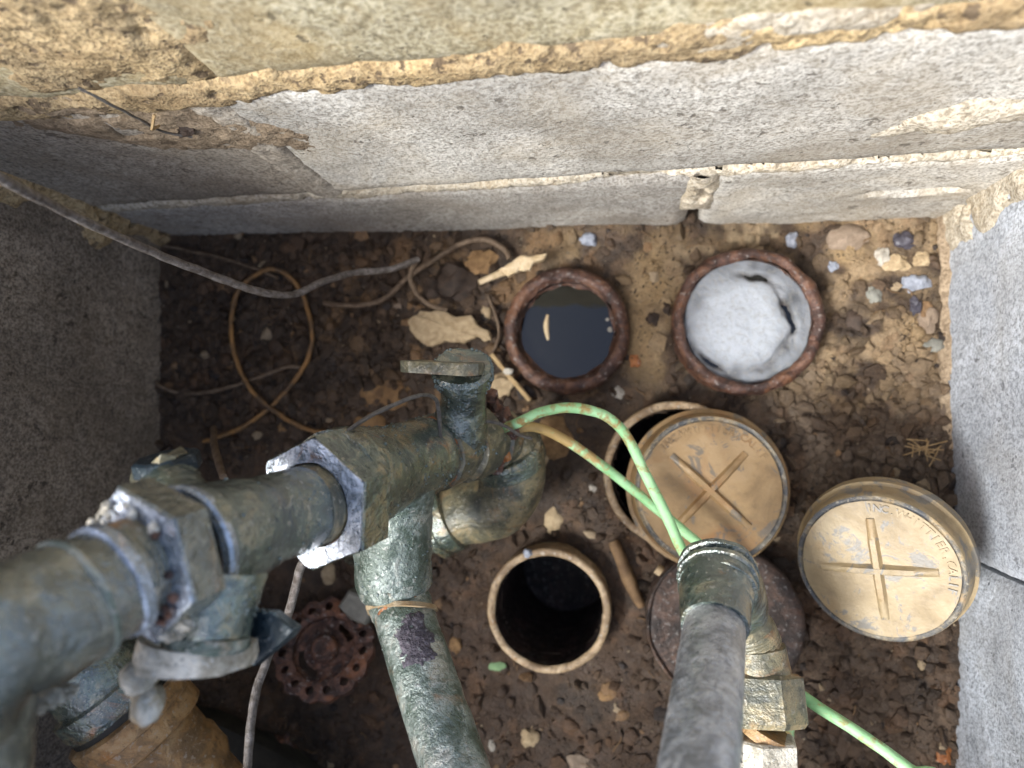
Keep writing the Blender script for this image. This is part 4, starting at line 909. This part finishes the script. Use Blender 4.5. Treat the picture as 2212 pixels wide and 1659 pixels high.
# lumps: px, py, radius px, material, name, label, (squash)
LUMPS = [
 (1142, 1590, 21, M_PALE, 'pebble', 'pale round pebble on dark mud near the front edge', (1, 1, .7)),
 (1062, 1610, 10, M_WHITE, 'pebble', 'small whitish pebble right of the branch pipe end', (.7, 1.2, .6)),
 (1075, 1440, 12, plain('green_chip', (.16, .26, .12), (.24, .36, .18), 120), 'plastic_chip', 'small green chip beside the tan rimmed standpipe', (1.6, .8, .4)),
 (985, 1390, 16, M_ORCH, 'mortar_crumb', 'ochre crumb between branch pipe and tan standpipe', (.8, 1.2, .6)),
 (1272, 518, 22, M_BLUE, 'bluish_stone', 'bluish white stone by the rear wall left of the scum pipe', (1, .8, .6)),
 (1712, 520, 20, M_BLUE, 'bluish_stone', 'bluish white stone above the scum standpipe', (.9, 1, .6)),
 (1975, 612, 30, M_BLUE, 'bluish_stone', 'largest bluish white stone beside the right wall', (1.1, .7, .5)),
 (1800, 575, 12, M_BLUE, 'bluish_stone', 'small bluish stone set in an ochre patch right of the scum pipe', (1, 1, .6)),
 (1955, 520, 22, M_VIOL, 'violet_stone', 'glossy dark violet stone near the rear right corner', (1.2, .9, .6)),
 (1975, 660, 20, M_VIOL, 'violet_stone', 'dark violet pebble under the largest bluish stone', (.8, 1.1, .7)),
 (2003, 688, 26, M_PINK, 'pebble', 'smooth pinkish oval pebble against the right wall', (.8, 1.25, .7)),
 (1832, 515, 38, M_PINK, 'stone', 'broad pale stone near the rear right corner', (1.3, .9, .45)),
 (1935, 570, 26, M_PALE, 'stone', 'cream stone left of the largest bluish stone', (1.2, .8, .6)),
 (1905, 555, 18, M_WHITE, 'stone', 'small white stone beside the cream one', (.8, 1.2, .6)),
 (1990, 560, 22, M_PALE, 'stone', 'cream stone hard against the right wall corner', (1, .8, .6)),
 (1890, 640, 18, M_GREYS, 'stone', 'grey pebble in the ochre crust right of the scum pipe', (.9, 1.2, .6)),
 (2012, 745, 24, M_GREYS, 'stone', 'dark grey angular stone below the pinkish pebble', (1.2, .7, .6)),
 (1410, 690, 16, M_DKST, 'stone', 'dark brown pebble between the two rusty standpipes', (1, 1, .6)),
 (1440, 668, 14, M_DKST, 'stone', 'dark brown pebble touching the scum standpipe', (.8, 1.2, .6)),
 (1850, 690, 24, M_DKST, 'stone', 'brown pebble in the crust below the scum pipe rim', (1, 1.1, .5)),
 (1372, 778, 14, M_RUSTO, 'rust_chip', 'orange rust chip between the rusty standpipes', (1, 1.2, .5)),
 (1335, 848, 13, M_WHITE, 'pebble', 'white crumb below the water standpipe', (1, 1, .6)),
 (1085, 830, 26, M_PALE, 'stone', 'pale stone tucked behind the valve lever', (1.1, 1, .6)),
 (1098, 802, 9, M_WHITE, 'pebble', 'tiny white pebble on the rim of the water standpipe', (1.2, .8, .6)),
 (985, 610, 42, M_DKST, 'soil_lump', 'dark brown lump above the large pale flake', (1.2, 1, .5)),
 (940, 625, 26, M_DKST, 'soil_lump', 'dark lump left of the wire hook', (1, 1, .5)),
 (1040, 570, 28, M_ORCH, 'stone', 'brown ochre stone below the looped wire', (1.2, .9, .5)),
 (805, 850, 30, M_ORCH, 'mortar_crumb', 'ochre crumb left of the thin bowed wire', (1.1, 1.1, .4)),
 (855, 855, 34, M_ORCH, 'mortar_crumb', 'flat ochre flake behind the valve bonnet', (1.3, .9, .35)),
 (800, 925, 34, M_ORCH, 'mortar_crumb', 'ochre flake half hidden above the union nut', (1.2, .9, .4)),
 (1195, 945, 40, M_ORCH, 'mortar_crumb', 'flat brown flake right of the foot elbow', (1, 1.1, .3)),
 (1160, 985, 30, M_PALE, 'mortar_flake', 'pale curled flake beside the elbow collar', (.9, 1.3, .35)),
 (1195, 1125, 22, M_PALE, 'mortar_flake', 'pale ring shaped flake below the foot elbow', (.9, 1.2, .3)),
 (1280, 1055, 8, M_WHITE, 'pebble', 'tiny white pebble left of the capped standpipe', (1, 1, .7)),
 (710, 1240, 20, M_PALE, 'mortar_flake', 'pale crumb on mud between union nut and branch', (.8, 1.3, .4)),
 (610, 925, 12, M_ORCH, 'mortar_crumb', 'small ochre crumb beside the orange loop', (1, 1, .5)),
 (860, 655, 14, M_PINK, 'pebble', 'pinkish pebble left of the wire hook end', (1, 1, .6)),
 (1050, 675, 16, M_PALE, 'mortar_flake', 'pale chip above the small flake', (.7, 1.3, .4)),
 (720, 1610, 12, M_DKST, 'stone', 'dark pebble near the front left of the branch pipe', (1, 1, .6)),
 (2035, 1630, 18, M_RUSTO, 'rust_chip', 'rust red chip at the foot of the right wall by the green wire', (.8, 1.4, .5)),
 (610, 1620, 38, M_RUST, 'rust_lump', 'red rust lump on the dark slab at lower left', (1, 1.1, .6)),
 (1010, 1130, 10, M_WHITE, 'pebble', 'tiny white pebble under the coupling', (1, 1, .6)),
 (1310, 1500, 14, M_ORCH, 'mortar_crumb', 'ochre crumb right of the tan rimmed standpipe', (1.2, 1, .5)),
 (1290, 1235, 12, M_ORCH, 'mortar_crumb', 'small ochre crumb by the brown stick', (1, 1, .5)),
 (1140, 1195, 9, M_BLUE, 'bluish_stone', 'tiny glinting bluish chip on the tan pipe rim', (1, 1, .7)),
 (1255, 1650, 22, M_PINK, 'pebble', 'brownish pebble at the front edge of the mud', (1.2, .9, .5)),
]
for k, (px, py, r, mat, nm, lab, sq) in enumerate(LUMPS):
    rr = r*.64/FPX*(.8 if py < 780 and px > 1240 else 1); c = onf(px, py, -rr*sq[2]*.12)
    if nm == 'bluish_stone' and py == 1195: c = at(px, py, .632)-V((0, 0, 0))
    if lab.startswith('tiny white pebble on the rim'): c = at(px, py, .630)
    MBk = MB().ico(c, rr*1.08, 3 if r > 11 else 2, .30 if sq[2] > .45 else .16, 1.3, sq, k*1.37+.5)
    MBk.rough(rr*(.10 if sq[2] > .45 else .05), 1.4/rr, rr*.05, 4/rr)
    CATS = {'pebble': 'pebble', 'stone': 'stone', 'bluish_stone': 'stone', 'violet_stone': 'stone', 'mortar_crumb': 'crumb', 'mortar_flake': 'flake', 'rust_chip': 'rust chip', 'soil_lump': 'soil lump', 'plastic_chip': 'chip', 'rust_lump': 'rust lump'}
    tag(MBk.build(nm, mat, origin=c-V((0, 0, rr*sq[2])), sharp=40), lab, CATS[nm])

# grey broken stone by the handwheel
P = ats((750, 1275, .615), (790, 1290, .612), (805, 1318, .615), (790, 1352, .618), (757, 1340, .618), (728, 1312, .617))
tag(MB().prism(P, (0.1, .1, 1), .022, .003).rough(.0012, 90).build('broken_stone', M_GREYS, origin=sum(P, V())/6-V((0, 0, .022)), sharp=35), 'grey green angular stone behind the rusty handwheel', 'stone')
# rusty handwheel
HC = at(702, 1402, .618); hn = V((.10, .62, 1)).normalized()
hw = thing('handwheel', 'red rusty valve handwheel with holes in its rim lying on the mud', 'handwheel', (HC.x, HC.y, 0))
h1 = V((1, 0, 0)); h1 = (h1-hn*h1.dot(hn)).normalized(); h2 = hn.cross(h1)
hp = lambda r, a, z: HC+h1*(math.cos(a)*r)+h2*(math.sin(a)*r)+hn*z
nh = 15; ro, ri = .0455, .0285; rm = (ro+ri)/2; seg = 6
mb = MB()                          # scalloped rim with round finger holes, built sector by sector
for k in range(nh):
    a0 = 2*math.pi*(k-.5)/nh; a1 = 2*math.pi*(k+.5)/nh; am = (a0+a1)/2; hr = .0038
    m8 = 24; inner = []; outer = []
    for i in range(m8):
        th = 2*math.pi*i/m8
        cx_, cy_ = rm+hr*math.cos(th), hr*math.sin(th)
        inner.append((math.hypot(cx_, cy_), am+math.atan2(cy_, cx_)))
        # project the direction onto the sector's border
        c_, s_ = math.cos(th), math.sin(th); hw_ = (a1-a0)/2*rm
        sc = min((ro-rm)/max(abs(c_), 1e-6), hw_/max(abs(s_), 1e-6))
        rr_ = rm+c_*sc; outer.append((rr_, am+(s_*sc)/rm))
    def scl(r, a): return r+(.0012*math.cos(nh*a) if r > rm+.004 else 0)
    zt, zb_ = .0045, -.0045
    loops = [[hp(scl(r, a), a, zb_) for r, a in outer], [hp(scl(r, a), a, zt) for r, a in outer], [hp(r, a, zt+.0012) for r, a in inner], [hp(r, a, zb_) for r, a in inner]]
    mb.grid(loops, True)
mb.rough(.0013, 80, .0008, 220).build('rim', M_RUST, hw, sharp=60)
mb = MB(); nr_, na_ = 12, 60; idg = {}          # sunken web with two curved slots
for jr in range(nr_+1):
    for ia in range(na_): idg[jr, ia] = len(mb.v); mb.v.append(hp(.008+(ri+.003-.008)*jr/nr_, 2*math.pi*ia/na_, -.0035+.002*noise.noise(V((jr*.5, ia*.3, 2)))))
for jr in range(nr_):
    for ia in range(na_):
        a = 360*ia/na_
        if 6 <= jr <= 8 and (185 < a < 262 or 20 < a < 70): continue
        mb.f.append([idg[jr, ia], idg[jr+1, ia], idg[jr+1, (ia+1) % na_], idg[jr, (ia+1) % na_]])
mb.rough(.0012, 90).build('web', M_RUST, hw, sharp=60)
MB().lathe(hp(0, 0, -.012), hp(0, 0, .006), [(0, .0125), (.85, .0125), (1, .0105), (1.001, .0055), (1.0, .0050)], 28, True, True).rough(.0009, 100).build('hub', M_RUST, hw)

# brass coupling at lower left
gc = at(292, 1552, .500); ga = V((.50, -.80, -.30)).normalized()
bcup = thing('hose_coupling', 'orange brass coupling with a broad flat collar at lower left under the riser', 'coupling', (gc.x, gc.y, 0))
MB().lathe(gc-ga*.060, gc-ga*.016, [(0, .033), (.15, .036), (.55, .036), (.58, .042), (.9, .042), (1, .040)], 44).rough(.0006, 60).build('seat_ring', M_BRZ, bcup)
MB().lathe(gc-ga*.012, gc+ga*.018, [(0, .042), (.05, .0455), (.45, .0455), (.48, .0440), (.95, .0440), (1, .042)], 48).rough(.0005, 60).build('collar', M_BRZO, bcup, sharp=25)
MB().lathe(gc-ga*.017, gc-ga*.011, [(0, .040), (1, .040)], 40).build('gasket', M_SLAB, bcup)
MB().lathe(gc+ga*.018, gc+ga*.46, [(0, .036), (.05, .035), (.06, .038), (.10, .038), (.12, .033), (1, .032)], 44).rough(.0008, 60).build('body', M_BRZO, bcup)
# dark slab
P = fw([(390, 1535), (470, 1560), (600, 1625), (690, 1690), (560, 1800), (300, 1700)], .022)
tag(MB().prism(P, (0, 0, 1), .020, .002).rough(.0008, 60).build('slate_slab', M_SLAB, origin=sum(P, V())/6-V((0, 0, .02)), sharp=35), 'flat dark slab with a chipped edge at the lower left', 'slab')
# root and rust tangle where the green wires leave the riser
t = thing('rust_tangle', 'crumbly dark rust knot where the green wires meet the riser', 'rust knot', tuple(at(1090, 915, .53)))
for k, (px, py, d, r) in enumerate(((1080, 905, .53, .009), (1098, 925, .53, .008), (1070, 880, .53, .007), (1062, 862, .53, .006), (1084, 985, .535, .007), (1075, 1000, .535, .006))):
    MB().ico(at(px, py, d), r, 2, .5, 2.2, (1, 1.1, .9), k*2.1).build('rust_crumb', M_RUST if k != 4 else M_RUSTO, t)
# wisp of root on the rear wall
r0_, z0_ = wall_sz(395, 215)
def wp(px, py, out=.006):
    s, z = wall_sz(px, py); return A+U*s+V((0, 0, z))+NB*out
t = thing('root_wisp', 'dry rootlet clinging to the rear wall at upper left', 'root', tuple(wp(330, 230)))
MB().tube([wp(170, 165), wp(240, 190, .009), wp(310, 225, .010), wp(350, 255, .008), wp(415, 275)], .0009, 5, 5).rough(.0006, 300).build('rootlet', M_THIN, t)
MB().tube([wp(335, 210, .010), wp(330, 235, .012), wp(345, 250)], .0009, 5, 4).rough(.0006, 300).build('rootlet', M_STRAW, t)
MB().ico(wp(405, 270, .004), .0042, 2, .5, 2, (1.3, .8, .8), 3).build('root_knot', M_DKST, t)
